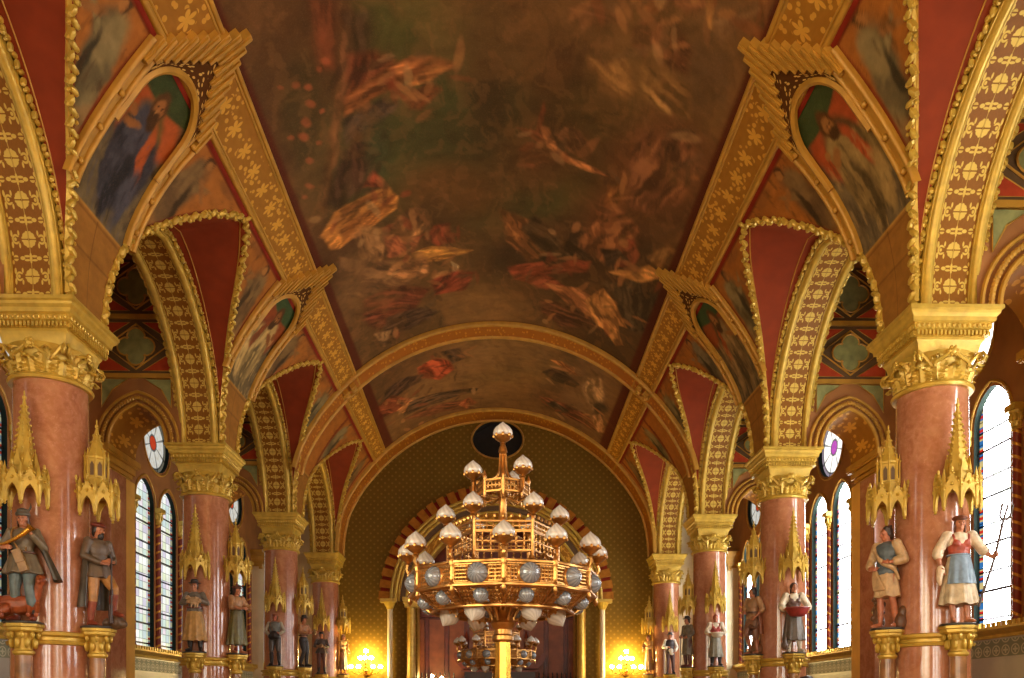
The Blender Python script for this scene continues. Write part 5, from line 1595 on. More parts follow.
def tracery(b, c, t, w, h, up, n, cols, rows, fr=.014, th=.008, hole=None):
    """open gold lattice panel; c centre, t along, up, n outward"""
    R = Matrix((t, n, up)).transposed()
    b.box(c + up * (h / 2 - fr / 2), (w, .02, fr), R); b.box(c - up * (h / 2 - fr / 2), (w, .02, fr), R)
    for e in (-1, 1): b.box(c + t * e * (w / 2 - fr / 2), (fr, .02, h), R)
    for i in range(1, cols):
        x = -w / 2 + w * i / cols
        if hole and abs(x) < hole * .9: continue
        b.box(c + t * x, (th, .008, h - fr), R)
        for j in range(rows):
            z = -h / 2 + h * (j + .5) / rows
            b.ell(c + t * x + up * z, (.011, .009, .011), 5, 4, R)
    for j in range(1, rows):
        z = -h / 2 + h * j / rows
        if hole:
            for e in (-1, 1): b.box(c + t * e * (hole + w / 2) / 2 + up * z, (w / 2 - hole, .008, th), R)
        else: b.box(c + up * z, (w, .008, th), R)
def candelabrum(label):
    root = thing('standing_candelabrum', label, 'candelabrum', (0, 0, 0), None, 'thing')
    Z = lambda h: h + E
    pol = lambda r, az, h: Vector((r * math.sin(az), -r * math.cos(az), Z(h)))      # az 0 faces the camera
    b = MB(); b.lathe([(.42, 0), (.42, .08), (.34, .12), (.3, .3), (.2, .36), (.16, .6), (.1, .7), (.075, .8), (.062, Z(.5))], seg=8, a0=PI / 8)
    b.build('foot', M['brass'], root, 25)
    b = MB()
    b.lathe([(.062, Z(.48)), (.085, Z(.5)), (.085, Z(.53)), (.068, Z(.545)), (.068, Z(.58)), (.09, Z(.6)), (.1, Z(.63)), (.07, Z(.68)), (.05, Z(.72)), (.042, Z(.75)), (.042, Z(1.05)), (.06, Z(1.07)), (.04, Z(1.1)), (.035, Z(1.35)), (.055, Z(1.38)), (.035, Z(1.42)), (.028, Z(1.6)), (.05, Z(1.64)), (.05, Z(1.72)), (.03, Z(1.78)), (.02, Z(1.95)), (.035, Z(1.97)), (.03, Z(2.0)), (.018, Z(2.03))], seg=12)
    for e in (-1, 1): b.lathe([(.022, Z(.62)), (.022, Z(1.08))], (e * .05, -.02, 0), 8)
    b.build('shaft', M['gold_bright'], root, 35)
    def lamp(p, r, stem_pts=None, up=Vector((0, 0, 1)), name='lamp_arm'):
        b = MB(); cup(b, p, r, up)
        if stem_pts: b.tube(crom(stem_pts + [p - up * r * 1.15], 5), .013, 6)
        a = b.build(name, M['gold_bright'], root, 40)
        g = MB(); acorn(g, p, r, up); g.build('glass_globe', M['globe'], a, 60)
    lamp(Vector((0, 0, Z(2.12))), .078)
    # small crown with three lamps
    b = MB()
    for i in range(8):
        a0, a1 = i * PI / 4, (i + 1) * PI / 4; am = (a0 + a1) / 2; rr = .2
        c = pol(rr * math.cos(PI / 8), am, 1.665); n = Vector((math.sin(am), -math.cos(am), 0)); t = Vector((math.cos(am), math.sin(am), 0))
        tracery(b, c, t, 2 * rr * math.sin(PI / 8), .1, Vector((0, 0, 1)), n, 5, 2)
        p = pol(rr, a0, 1.6); b.lathe([(.0, -.03), (.014, 0), (.012, .12), (.02, .14), (.0, .19)], p, 6)
        b.tube([pol(.03, a0, 1.62), pol(.12, a0, 1.58), pol(.2, a0, 1.62)], .008, 5)
        if i % 2: b.tube(crom([pol(.03, a0, 1.95), pol(.05, a0, 1.8), pol(.14, a0, 1.72), pol(.2, a0, 1.71)], 4), .008, 5)
    b.build('small_crown', M['gold_bright'], root, 30)
    for az in (-80, 40, 160):
        a = math.radians(az); lamp(pol(.235, a, 1.81), .074, [pol(.19, a, 1.62), pol(.235, a, 1.64)])
    # hexagonal basket with six lamps
    b = MB(); rr = .43
    for i in range(6):
        a0 = math.radians(-30 + i * 60); am = a0 + PI / 6
        n = Vector((math.sin(am), -math.cos(am), 0)); t = Vector((math.cos(am), math.sin(am), 0)); up = Vector((0, 0, 1))
        wd = 2 * rr * math.sin(PI / 6)
        tracery(b, pol(rr * math.cos(PI / 6), am, 1.31), t, wd, .08, up, n, 9, 2, .012)
        tracery(b, pol(rr * math.cos(PI / 6), am, 1.2), t, wd, .15, up, n, 7, 2, .012)
        p = pol(rr, a0, 1.08); b.lathe([(.0, -.04), (.018, -.01), (.014, .02), (.014, .3), (.022, .32), (.01, .36)], p, 6)
        b.tube(crom([pol(.04, a0, 1.1), pol(.2, a0, 1.02), pol(.36, a0, 1.06), pol(rr, a0, 1.12)], 5), .011, 6)
        for q in range(7):
            b.ell(pol(rr * math.cos(PI / 6), am, 1.385) + t * (-wd / 2 + wd * (q + .5) / 7), (.012, .012, .018), 5, 4)
        b.tube(crom([pol(rr, a0, 1.1), pol(.5, a0, 1.0), pol(.58, a0, 1.08), pol(.66, a0, 1.0)], 5), .01, 5)
        b.tube([pol(.03, a0, 1.33), pol(.2, a0, 1.36), pol(rr, a0, 1.34)], .008, 5)
    b.build('hexagonal_basket', M['gold_bright'], root, 30)
    for i in range(6):
        a = math.radians(-30 + i * 60); lamp(pol(.445, a, 1.475), .076, [pol(.43, a, 1.36), pol(.445, a, 1.4)])
    # twelve-sided main crown: upper band, lower sloping band
    R1, R2 = .72, .555
    for i in range(12):
        a0 = math.radians(i * 30); am = a0 + PI / 12
        n = Vector((math.sin(am), -math.cos(am), 0)); t = Vector((math.cos(am), math.sin(am), 0)); up = Vector((0, 0, 1))
        w1 = 2 * R1 * math.sin(PI / 12)
        b = MB(); c = pol(R1 * math.cos(PI / 12), am, .912)
        tracery(b, c, t, w1, .155, up, n, 15, 6, .016, .007, .075)
        b.lathe([(.078, -.01), (.09, 0), (.078, .012)], c, 16, rot=Vector((0, 0, 1)).rotation_difference(n).to_matrix(), cap=False)
        pn = b.build('openwork_panel', M['gold_bright'], root, 30)
        g = MB(); q = Vector((0, 0, 1)).rotation_difference(n).to_matrix()
        g.lathe([(.068, -.03), (.078, .0), (.07, .035), (.045, .06), (.02, .072), (0, .076)], c, 18, rot=q); g.build('cut_glass_lens', M['lens'], pn, 60)
        b = MB()
        A = Vector(pol(R1 * math.cos(PI / 12), am, .83)); B = Vector(pol(R2 * math.cos(PI / 12), am, .715))
        up2 = (A - B).normalized(); n2 = t.cross(up2).normalized()
        if n2.dot(n) < 0: n2 = -n2
        c2 = (A + B) / 2
        tracery(b, c2, t, (R1 + R2) * math.sin(PI / 12) * .98, (A - B).length, up2, n2, 13, 5, .012, .007, .06)
        pn = b.build('lower_openwork_panel', M['gold_bright'], root, 30)
        g = MB(); q = Vector((0, 0, 1)).rotation_difference(n2).to_matrix()
        g.lathe([(.052, -.02), (.06, .0), (.052, .03), (.03, .05), (0, .058)], c2, 16, rot=q); g.build('cut_glass_lens', M['lens'], pn, 60)
        b = MB(); p = pol(R1 + .005, a0, 0)
        b.lathe([(.0, .76), (.022, .79), (.014, .82), (.022, .84), (.013, .86), (.02, .88), (.013, .9), (.02, .92), (.013, .94), (.02, .97), (.026, 1.0), (.012, 1.03), (.0, 1.06)], p, 8)
        b.build('corner_post', M['gold_bright'], root, 40)
    b = MB()
    for (r, h, th) in ((R1 + .012, .995, .013), (R1 + .012, .832, .013), (R2, .71, .016)):
        b.tube([pol(r, math.radians(30 * i), h) for i in range(12)], th, 6, closed=True)
    for i in range(6):
        a = math.radians(i * 60)
        b.tube(crom([pol(.045, a, .74), pol(.2, a, .8), pol(.42, a, .74), pol(R2, a, .71)], 5), .01, 6)
    for i in range(6):
        a = math.radians(i * 60); b.tube([pol(.04, a, 1.03), pol(.4, a, 1.02), pol(R1, a, .99)], .009, 5)
    b.build('crown_rail', M['gold_bright'], root, 40)
    for i in range(12):
        a = math.radians(i * 30); lamp(pol(R1 + .02, a, 1.18), .08, [pol(R1 + .0, a, 1.0), pol(R1 + .03, a, 1.04)])
    for i in range(6):
        a = math.radians(30 + i * 60); up = (Vector((math.sin(a), -math.cos(a), 0)) * .55 + Vector((0, 0, -.85))).normalized()
        p = pol(.42, a, .685)
        lamp(p, .082, [pol(.06, a, .6), pol(.12, a, .74), pol(.24, a, .82), pol(.36, a, .82)], up, 'drooping_lamp_arm')
    return root
c1 = candelabrum('tall gilt candelabrum with tiers of unlit white globes in the middle of the hall')
c1.location = (.05, 6.1, 0)
c2 = copy_tree(c1); c2.location = (0.0, 14.83, 0); c2['label'] = 'second, more distant candelabrum half hidden behind the tall one'
# ================================================================ carved and painted statues
SC = 0.63
PAINT = {}
def pmat(c):
    k = 'paint_%02x%02x%02x' % c
    if k not in PAINT: simple(k, rgb(*c), 0.42, 0.0, 0.2, 16.0, 0.0, 0.5); PAINT[k] = M[k]
    return PAINT[k]
def remesh(b, name, mat, parent, vox=0.011, smooth=2):
    me = b.mesh('tmp', mat, 0); o = bpy.data.objects.new('tmp', me); C.objects.link(o)
    r = o.modifiers.new('r', 'REMESH'); r.mode = 'VOXEL'; r.voxel_size = vox
    if smooth: q = o.modifiers.new('s', 'SMOOTH'); q.iterations = smooth; q.factor = .5
    dg = bpy.context.evaluated_depsgraph_get(); dg.update()
    m2 = bpy.data.meshes.new_from_object(o.evaluated_get(dg), depsgraph=dg)
    bpy.data.objects.remove(o); bpy.data.meshes.remove(me)
    m2.transform(Matrix.Scale(SC, 4)); m2.name = name
    m2.materials.clear(); m2.materials.append(mat)
    m2.shade_smooth()
    o = bpy.data.objects.new(name, m2); C.objects.link(o); o.parent = parent
    return o
def solid(b, name, mat, parent, smo=50):
    return b.xf(Matrix.Scale(SC, 4)).build(name, mat, parent, smo)
V = lambda *a: Vector(a)
def chain(b, pts, rad, seg=10):
    b.tube(crom(pts, 4), list(np.interp(np.linspace(0, 1, (len(pts) - 1) * 4 + 1), np.linspace(0, 1, len(rad)), rad)), seg)
    b.ell(pts[0], (rad[0],) * 3, seg, 6); b.ell(pts[-1], (rad[-1],) * 3, seg, 6)
def hand(b, w, d, pn, curl=.6, sg=1):
    """w wrist, d direction of the hand, pn palm normal, sg which side the thumb leaves"""
    d = d.normalized(); pn = (pn - d * pn.dot(d)).normalized(); sd = d.cross(pn) * sg
    R = Matrix((sd, pn, d)).transposed()
    b.ell(w + d * .05, (.04, .02, .055), 10, 6, R)
    for i, (o, L) in enumerate(((-.03, .062), (-.01, .076), (.01, .082), (.03, .072))):
        p0 = w + d * .088 + sd * o
        p1 = p0 + d * L * .45 + pn * L * .2 * curl
        p2 = p1 + d * L * .34 * (1 - curl * .6) + pn * L * .5 * curl
        p3 = p2 + d * L * .25 * (1 - curl * 1.2) + pn * L * .4 * curl
        b.tube([p0, p1, p2, p3], [.0115, .0105, .0095, .008], 7); b.ell(p3, (.008,) * 3, 6, 4)
    t0 = w + d * .03 + sd * .034
    b.tube([t0, t0 + sd * .03 + d * .028 + pn * .01, t0 + sd * .034 + d * .06 + pn * .026], [.015, .0125, .0095], 7)
def statue(name, label, sp, loc, yaw, group='painted wooden statues on the columns'):
    root = thing(name, label, 'statue', loc, group, 'thing'); root.rotation_euler = (0, 0, yaw)
    g = sp.get; skin = pmat(g('skin', (176, 112, 76)))
    pel, che, nk, hd = V(0, 0, .95), V(0, .0, 1.28), V(0, .005, 1.46), V(0, -.015, 1.60)
    lean = g('lean', 0.0)
    for p in (che, nk, hd): p.x += lean * (p.z - .95)
    ht = g('turn', 0.0)
    Rh = Matrix.Rotation(ht, 3, 'Z') @ Matrix.Rotation(g('nod', .1), 3, 'X')
    sh = [V(-.185 + lean * .45, .0, 1.40), V(.185 + lean * .45, .0, 1.40)]
    el = [V(*g('elA', (-.27, .0, 1.15))), V(*g('elB', (.27, .0, 1.15)))]
    wr = [V(*g('wrA', (-.24, -.12, .95))), V(*g('wrB', (.24, -.12, .95)))]
    hp = [V(-.095, 0, .90), V(.095, 0, .90)]
    kn = [V(*g('knA', (-.11, -.03, .50))), V(*g('knB', (.12, -.03, .50)))]
    an = [V(*g('anA', (-.11, .03, .10))), V(*g('anB', (.14, .0, .10)))]
    # ---- body: one continuous carved figure
    b = MB()
    b.ell(pel, (.155, .115, .13), 14, 8); b.ell((pel + che) / 2, (.135, .1, .2), 14, 8); b.ell(che, (.168, .115, .19), 14, 8)
    b.ell(V(lean * .45, .005, 1.39), (.19, .085, .07), 14, 8)
    chain(b, [nk - V(0, 0, .08), nk, hd - V(0, -.01, .06)], [.062, .055, .056])
    hb = lambda p: hd + Rh @ V(*p)
    b.ell(hb((0, .01, .02)), (.076, .093, .1), 14, 10, Rh); b.ell(hb((0, -.025, -.055)), (.056, .06, .06), 12, 8, Rh)
    b.tube([hb((0, -.085, .025)), hb((0, -.108, -.02)), hb((0, -.09, -.03))], [.011, .017, .012], 7)
    b.ell(hb((0, -.078, .034)), (.05, .018, .012), 8, 5, Rh); b.ell(hb((0, -.086, -.058)), (.024, .012, .008), 8, 5, Rh); b.ell(hb((0, -.078, -.09)), (.022, .02, .018), 8, 5, Rh)
    for e in (-1, 1):
        b.ell(hb((e * .076, .012, .0)), (.012, .022, .034), 7, 5, Rh); b.ell(hb((e * .04, -.06, -.02)), (.024, .022, .024), 7, 5, Rh)
    for i in (0, 1):
        sg = -1 if i == 0 else 1
        b.ell(sh[i], (.068, .066, .07), 10, 7)
        chain(b, [sh[i], sh[i].lerp(el[i], .5), el[i]], [.06, .055, .044]); chain(b, [el[i], el[i].lerp(wr[i], .35), wr[i]], [.043, .045, .028])
        d = (wr[i] - el[i]); hdir = V(*g('hd' + 'AB'[i], tuple(d.normalized())))
        hand(b, wr[i], hdir, V(*g('pn' + 'AB'[i], (-sg, 0, 0))), g('curl', .7), -sg)
        chain(b, [hp[i], hp[i].lerp(kn[i], .5) + V(0, -.01, 0), kn[i]], [.092, .085, .058]); chain(b, [kn[i], kn[i].lerp(an[i], .4) + V(0, .015, 0), an[i]], [.056, .058, .037])
        fd = V(*g('ft' + 'AB'[i], (sg * .25, -1, 0))).normalized()
        b.ell(an[i] + V(0, .015, -.055), (.038, .045, .04), 8, 6); b.tube([an[i] + V(0, 0, -.04), an[i] + fd * .09 + V(0, 0, -.065), an[i] + fd * .17 + V(0, 0, -.078)], [.042, .04, .026], 8)
        b.ell(an[i] + fd * .17 + V(0, 0, -.078), (.032, .032, .022), 8, 5)
    remesh(b, 'body', skin, root, .0105, 1)
    q = MB()
    for e in (-1, 1): q.ell(hb((e * .03, -.083, .012)), (.012, .008, .007), 7, 5, Rh)
    solid(q, 'eyes', pmat((40, 26, 18)), root)
    # ---- hair, hat, beard
    hc = pmat(g('hair', (58, 34, 20)))
    if g('hairlen', 0) >= 0:
        b = MB(); b.ell(hb((0, .026, .04)), (.086, .092, .095), 14, 9, Rh)
        L = g('hairlen', 0)
        b.ell(hb((0, .06, -.03 - L * .3)), (.075, .05, .07 + L * .5), 12, 8, Rh)
        for e in (-1, 1): b.ell(hb((e * .074, .02, -.0 - L * .3)), (.02, .04, .05 + L * .4), 8, 6, Rh)
        for i in range(10):
            a = i * .7; b.ell(hb((.07 * math.cos(a), .03 + .07 * math.sin(a), .06 + .05 * math.sin(i * 1.7))), (.028, .028, .022), 7, 5, Rh)
        remesh(b, 'hair', hc, root, .012, 1)
    if g('beard'):
        b = MB(); b.ell(hb((0, -.06, -.1)), (.055, .045, .06), 10, 7, Rh); b.ell(hb((0, -.05, -.15)), (.035, .03, .05), 8, 6, Rh); b.ell(hb((0, -.098, -.045)), (.035, .012, .012), 8, 5, Rh)
        remesh(b, 'beard', hc, root, .011, 1)
    if g('hat'):
        c, kind = g('hat'); b = MB()
        T = lambda p: hd + Rh @ V(*p)
        if kind == 'brim':
            b.lathe([(.0, .07), (.15, .065), (.152, .078), (.095, .085), (.09, .15), (.07, .175), (.0, .18)], hd, 18, rot=Rh @ Matrix.Rotation(-.08, 3, 'X'))
        elif kind == 'cap':
            b.ell(T((0, .02, .085)), (.12, .125, .05), 14, 7, Rh); b.ell(T((0, -.08, .065)), (.07, .05, .018), 10, 5, Rh)
        elif kind == 'fur':
            b.lathe([(.0, .05), (.1, .05), (.108, .075), (.1, .1), (.085, .11), (.08, .15), (.0, .18)], hd, 16, rot=Rh)
            b.tube([T((.07, .03, .12)), T((.1, .05, .2)), T((.09, .09, .27))], [.014, .018, .006], 6)
        elif kind == 'scarf':
            b.ell(T((0, .03, .03)), (.095, .1, .105), 14, 9, Rh); b.ell(T((0, .1, -.08)), (.06, .04, .1), 10, 7, Rh); b.ell(T((0, -.02, -.105)), (.06, .07, .03), 10, 6, Rh)
        remesh(b, 'hat' if kind != 'scarf' else 'headscarf', pmat(c), root, .009 if kind != 'scarf' else .012, 1)
    # ---- clothes
    def sleeves(b, grow, to):
        for i in (0, 1):
            b.ell(sh[i], (.067 + grow,) * 3, 10, 7)
            if to <= 1: chain(b, [sh[i], sh[i].lerp(el[i], .6 * to), sh[i].lerp(el[i], to)], [.06 + grow, .064 + grow * 1.3, .06 + grow * 1.3])
            else:
                chain(b, [sh[i], sh[i].lerp(el[i], .5), el[i]], [.06 + grow, .059 + grow, .053 + grow])
                e = el[i].lerp(wr[i], to - 1); chain(b, [el[i], el[i].lerp(e, .6), e], [.053 + grow, .05 + grow * 1.4, .045 + grow * 1.4])
    def torso(b, grow, low=.9):
        b.ell((pel + che) / 2, (.143 + grow, .11 + grow, .22), 14, 8); b.ell(che, (.176 + grow, .124 + grow, .2), 14, 8); b.ell(V(lean * .45, .005, 1.385), (.198 + grow, .092 + grow, .07 + grow * .3), 14, 8)
        b.ell(pel, (.165 + grow, .126 + grow, .13), 14, 8)
    def flare(b, z0, z1, r0, r1, pl, amp, ph=0.0, cx=(0, 0), sq=.78, wob=0.0):
        P = []
        N, K = 14, 72
        for i in range(N + 1):
            t = i / N; z = z0 + (z1 - z0) * t; r = r0 + (r1 - r0) * t ** .85; row = []
            for j in range(K):
                a = 2 * PI * j / K
                rr = r * (1 + amp * t * math.cos(pl * a + ph + wob * t) + amp * .5 * t * math.cos((pl * 2 + 1) * a + 1.3))
                row.append((cx[0] * t + rr * math.cos(a), cx[1] * t + rr * sq * math.sin(a), z + .012 * t * math.cos(pl * a + ph)))
            P.append(row)
        base = len(b.v); b.grid(P, cv=True, flip=True)
        b.f.append(tuple(base + j for j in range(K))); b.m.append(0)
        b.f.append(tuple(base + N * K + j for j in range(K))[::-1]); b.m.append(0)
    if g('shirt'):
        b = MB(); torso(b, .002); sleeves(b, g('puff', .004), g('slv', 1.9)); remesh(b, 'shirt', pmat(g('shirt')), root, .012, 2)
    if g('coat'):
        c, L = g('coat'); b = MB(); torso(b, .008); sleeves(b, .005, g('cslv', 1.85))
        if L: flare(b, 1.08, L, .165, g('cflare', .26), 7, .07, .4)
        remesh(b, 'coat', pmat(c), root, .013, 2)
    if g('vest'):
        b = MB(); torso(b, .03)
        remesh(b, 'vest', pmat(g('vest')), root, .013, 2)
    if g('bodice'):
        b = MB(); b.ell((pel + che) / 2, (.158, .125, .17), 14, 8); b.ell(che - V(0, 0, .06), (.18, .132, .13), 14, 8)
        for e in (-1, 1): b.ell(che + V(e * .07, -.085, -.01), (.068, .058, .066), 10, 7); b.tube(crom([che + V(e * .1, -.1, .0), che + V(e * .12, -.07, .13), che + V(e * .11, .06, .13), che + V(e * .08, .1, .0)], 4), .02, 6)
        remesh(b, 'bodice', pmat(g('bodice')), root, .012, 2)
    if g('skirt'):
        c, L, r1 = g('skirt'); b = MB(); flare(b, 1.07, L, .155, r1, g('pl', 9), .075, .3, g('skx', (0, 0))); solid(b, 'skirt', pmat(c), root, 60)
    if g('apron'):
        c, L, r1 = g('apron'); P = []
        for i in range(13):
            t = i / 12; row = []
            for j in range(21):
                a = -PI / 2 + (j / 20 - .5) * 1.9
                r = .172 + (r1 - .155) * t ** .85; r *= 1 + .05 * t * math.cos(9 * a + .3) + .03 * math.sin(a * 14) * t
                row.append(V(r * math.cos(a), r * .8 * math.sin(a), 1.09 + (L - 1.09) * t))
            P.append(row)
        b = MB(); b.grid(P); b.grid([[p * 1.0 + V(0, .02, 0) for p in r] for r in P], flip=True)
        b.tube([V(.168 * math.cos(a), .135 * math.sin(a), 1.09) for a in [2 * PI * k / 24 for k in range(24)]], .016, 6, closed=True)
        solid(b, 'apron', pmat(c), root, 60)
    if g('pants'):
        c, L = g('pants'); b = MB(); b.ell(pel, (.17, .13, .13), 14, 8)
        for i in (0, 1):
            chain(b, [hp[i], hp[i].lerp(kn[i], .5), kn[i]], [.105, .1, .075])
            if L > 1: e = kn[i].lerp(an[i], L - 1); chain(b, [kn[i], kn[i].lerp(e, .5), e], [.074, .074, .062])
        remesh(b, 'breeches', pmat(c), root, .013, 2)
    if g('boots'):
        b = MB()
        for i in (0, 1):
            sg = -1 if i == 0 else 1; fd = V(*g('ft' + 'AB'[i], (sg * .25, -1, 0))).normalized()
            e = kn[i].lerp(an[i], .25); chain(b, [e, e.lerp(an[i], .5) + V(0, .01, 0), an[i]], [.074, .07, .052])
            b.tube([an[i] + V(0, .02, -.04), an[i] + fd * .09 + V(0, 0, -.06), an[i] + fd * .19 + V(0, 0, -.072)], [.054, .05, .034], 8); b.ell(an[i] + fd * .19 + V(0, 0, -.072), (.038, .038, .028), 8, 5); b.ell(an[i] + V(0, .02, -.05), (.052, .055, .05), 8, 6)
        remesh(b, 'boots', pmat(g('boots')), root, .012, 1)
    if g('cape'):
        c, z1, r1, cx = g('cape'); P = []; N, K = 16, 30
        for i in range(N + 1):
            t = i / N; z = 1.43 + (z1 - 1.43) * t; row = []
            for j in range(K + 1):
                a = -.35 + (PI + .7) * j / K
                r = .2 + (r1 - .2) * t ** .8; r *= 1 + .08 * t * math.cos(8 * a + 1)
                row.append(V(cx * t + r * math.cos(a), .02 + r * .8 * math.sin(a) + .02 * t, z - .05 * abs(math.cos(a)) * (1 - t)))
            P.append(row)
        b = MB(); b.grid(P); inn = [[V(p.x * .92, p.y * .92 - .006, p.z) for p in r] for r in P]; b.grid(inn, flip=True)
        b.grid([P[-1], inn[-1]]); b.grid([P[0], inn[0]], flip=True)
        b.grid([[P[i][0], inn[i][0]] for i in range(N + 1)], flip=True); b.grid([[P[i][K], inn[i][K]] for i in range(N + 1)])
        solid(b, 'cape', pmat(c), root, 60)
    if g('belt'):
        b = MB(); b.tube([V(.178 * math.cos(a), .142 * math.sin(a), 1.07) for a in [2 * PI * k / 24 for k in range(24)]], .02, 6, closed=True); b.box((0, -.16, 1.07), (.06, .03, .05))
        solid(b, 'belt', pmat(g('belt')), root)
    b = MB(); b.lathe([(.27, -.0), (.28, .015), (.28, .035), (.25, .045)], (0, 0, 0), 16, sy=.9); solid(b, 'plinth', pmat((52, 48, 42)), root)
    for pr in g('props', []): pr(root, wr)
    # stand on the plinth
    for ch in root.children:
        if ch.name.split('.')[0] != 'plinth': ch.location.z += .028
    return root
def prop(name, col, fn, mesh='solid', **kw):
    def f(root, wr):
        b = MB(); fn(b, wr)
        m = pmat(col) if isinstance(col, tuple) else M[col]
        if mesh == 'solid': solid(b, name, m, root)
        else: remesh(b, name, m, root, kw.get('vox', .012), kw.get('sm', 2))
    return f
def rockfn(pts):
    def f(b, wr):
        for i, (x, y, z, r) in enumerate(pts): b.ell((x, y, z), (r, r * .9, r), 9, 6, Matrix.Rotation(i, 3, 'X'))
    return f
def fork(b, wr):
    p0, p1 = V(.24, -.14, .25), V(.62, -.12, 1.62)
    p0 = wr[1] + (p0 - wr[1]) * 1.0
    b.tube([p0, wr[1] + V(.02, -.03, 0), p1], .021, 7)
    d = (p1 - p0).normalized(); s = d.cross(V(0, 1, 0)).normalized()
    for o in (-.07, 0, .07): b.tube(crom([p1, p1 + s * o + d * .05, p1 + s * o * 1.1 + d * .28], 5), [.018] * 10 + [.007], 6)
def hound(b, wr):
    b.tube(crom([V(-.32, .0, .16), V(-.18, -.02, .2), V(0.0, -.02, .2), V(.14, -.05, .24)], 5), [.09, .11, .12, .125, .13, .125, .12, .12, .12, .12, .12, .115, .11, .1, .095, .085], 10); b.ell((-.3, 0, .15), (.12, .11, .13), 9, 6)
    b.tube([V(.13, -.05, .25), V(.2, -.07, .36), V(.24, -.1, .46)], [.085, .06, .055], 9); b.ell((.255, -.12, .5), (.06, .075, .06), 9, 6); b.tube([V(.26, -.16, .49), V(.28, -.25, .46)], [.042, .024], 8)
    for e in (-1, 1): b.ell((.25 + e * .05, -.09, .5), (.014, .035, .06), 6, 5)
    for x in (.1, .2): b.tube(crom([V(x, -.08, .2), V(x + .05, -.2, .1), V(x + .07, -.3, .06)], 4), [.05, .045, .04, .036, .034, .032, .03, .03, .034], 8)
    b.tube(crom([V(-.25, -.06, .14), V(-.16, -.2, .14), V(-.26, -.26, .07), V(-.14, -.32, .06)], 4), [.08, .075, .07, .065, .055, .05, .045, .04, .036, .034, .034, .034, .036], 8)
    b.tube(crom([V(-.4, .02, .14), V(-.46, -.06, .1), V(-.42, -.16, .07)], 4), .02, 7)
    b.v = [(x * 1.12, y * 1.05 + .03, z * 1.3) for x, y, z in b.v]
def horn(b, wr):
    b.tube(crom([V(-.27, -.2, 1.16), V(-.1, -.24, 1.2), V(.08, -.26, 1.3), V(.2, -.26, 1.4)], 6), list(np.linspace(.016, .045, 19)), 10); b.lathe([(.045, 0), (.075, .05), (.08, .055), (.05, .01)], (.2, -.26, 1.395), 14, rot=V(0, 0, 1).rotation_difference(V(.55, 0, .75)).to_matrix(), cap=False)
def satchel(x, y, z, w, h, tilt=0.0):
    def f(b, wr):
        R = Matrix.Rotation(tilt, 3, 'Y')
        b.box((x, y, z), (w, .06, h), R); b.box(V(x, y - .035, z) + R @ V(0, 0, h * .22), (w * 1.05, .02, h * .6), R)
        b.tube(crom([V(x - w * .3, y, z + h * .5), V(-.12 if x > 0 else .1, -.13, 1.32), V(-.1 if x > 0 else .08, .0, 1.48), V(0, .13, 1.3), V(x + w * .4, y + .05, z + h * .5)], 5), .013, 6)
    return f
def gun(x, y):
    def f(b, wr):
        b.tube([V(x, y, .06), V(x, y, .5), V(x, y, 1.22)], [.022, .016, .012], 8); b.tube([V(x, y + .01, .04), V(x - .01, y + .03, .35)], [.04, .022], 8); b.box((x, y, .55), (.03, .05, .1))
    return f
def basket(cx, cy, cz, r, h):
    def f(b, wr):
        b.lathe([(r * .55, 0), (r * .8, h * .3), (r, h * .85), (r * 1.06, h), (r * .98, h * 1.02), (r * .9, h * .85), (r * .5, h * .5)], (cx, cy, cz), 20, sx=1.15)
        b.tube([(cx + r * 1.2 * math.cos(a), cy + r * 1.04 * math.sin(a), cz + h) for a in [2 * PI * k / 24 for k in range(24)]], .018, 6, closed=True)
    return f
def fruit(cx, cy, cz, r, n=14):
    def f(b, wr):
        q = random.Random(4)
        for i in range(n):
            a = q.uniform(0, 6.28); rr = r * math.sqrt(q.random()) * .85
            b.ell((cx + rr * 1.1 * math.cos(a), cy + rr * math.sin(a), cz + .03 * q.random()), (.045, .045, .04), 8, 5)
    return f
def lamb(b, wr):
    b.ell((.04, -.2, 1.22), (.16, .085, .09), 12, 8); b.ell((-.1, -.24, 1.3), (.055, .06, .05), 9, 6); b.tube([V(-.1, -.27, 1.29), V(-.13, -.32, 1.26)], [.036, .024], 7)
    for x in (.0, .08, .14): b.tube([V(x, -.25, 1.17), V(x - .02, -.27, 1.04)], [.026, .018], 7)
    for i in range(16): b.ell((.04 + .14 * math.cos(i * 2.4), -.2 - .05 * abs(math.sin(i)), 1.22 + .07 * math.sin(i * 2.4)), (.04, .04, .035), 7, 5)
def jug(x, y, z, s=1.0):
    def f(b, wr): b.lathe([(.03 * s, 0), (.07 * s, .05 * s), (.075 * s, .11 * s), (.04 * s, .18 * s), (.03 * s, .22 * s), (.042 * s, .25 * s)], (x, y, z), 14); b.tube(crom([V(x + .07 * s, y, z + .1 * s), V(x + .11 * s, y, z + .18 * s), V(x + .04 * s, y, z + .23 * s)], 4), .01, 6)
    return f
def stump(b, wr):
    for i, (x, y, z, r) in enumerate(((-.2, .06, .12, .1), (-.22, .05, .32, .085), (-.2, .07, .5, .07), (.2, .08, .1, .1), (.22, .1, .26, .07))): b.ell((x, y, z), (r, r, r * 1.6), 9, 6)
    for i in range(12):
        a = i * 1.9; b.ell((-.2 + .09 * math.cos(a), .04 + .08 * math.sin(a), .1 + .045 * i), (.045, .03, .06), 7, 5, Matrix.Rotation(a, 3, 'Y'))
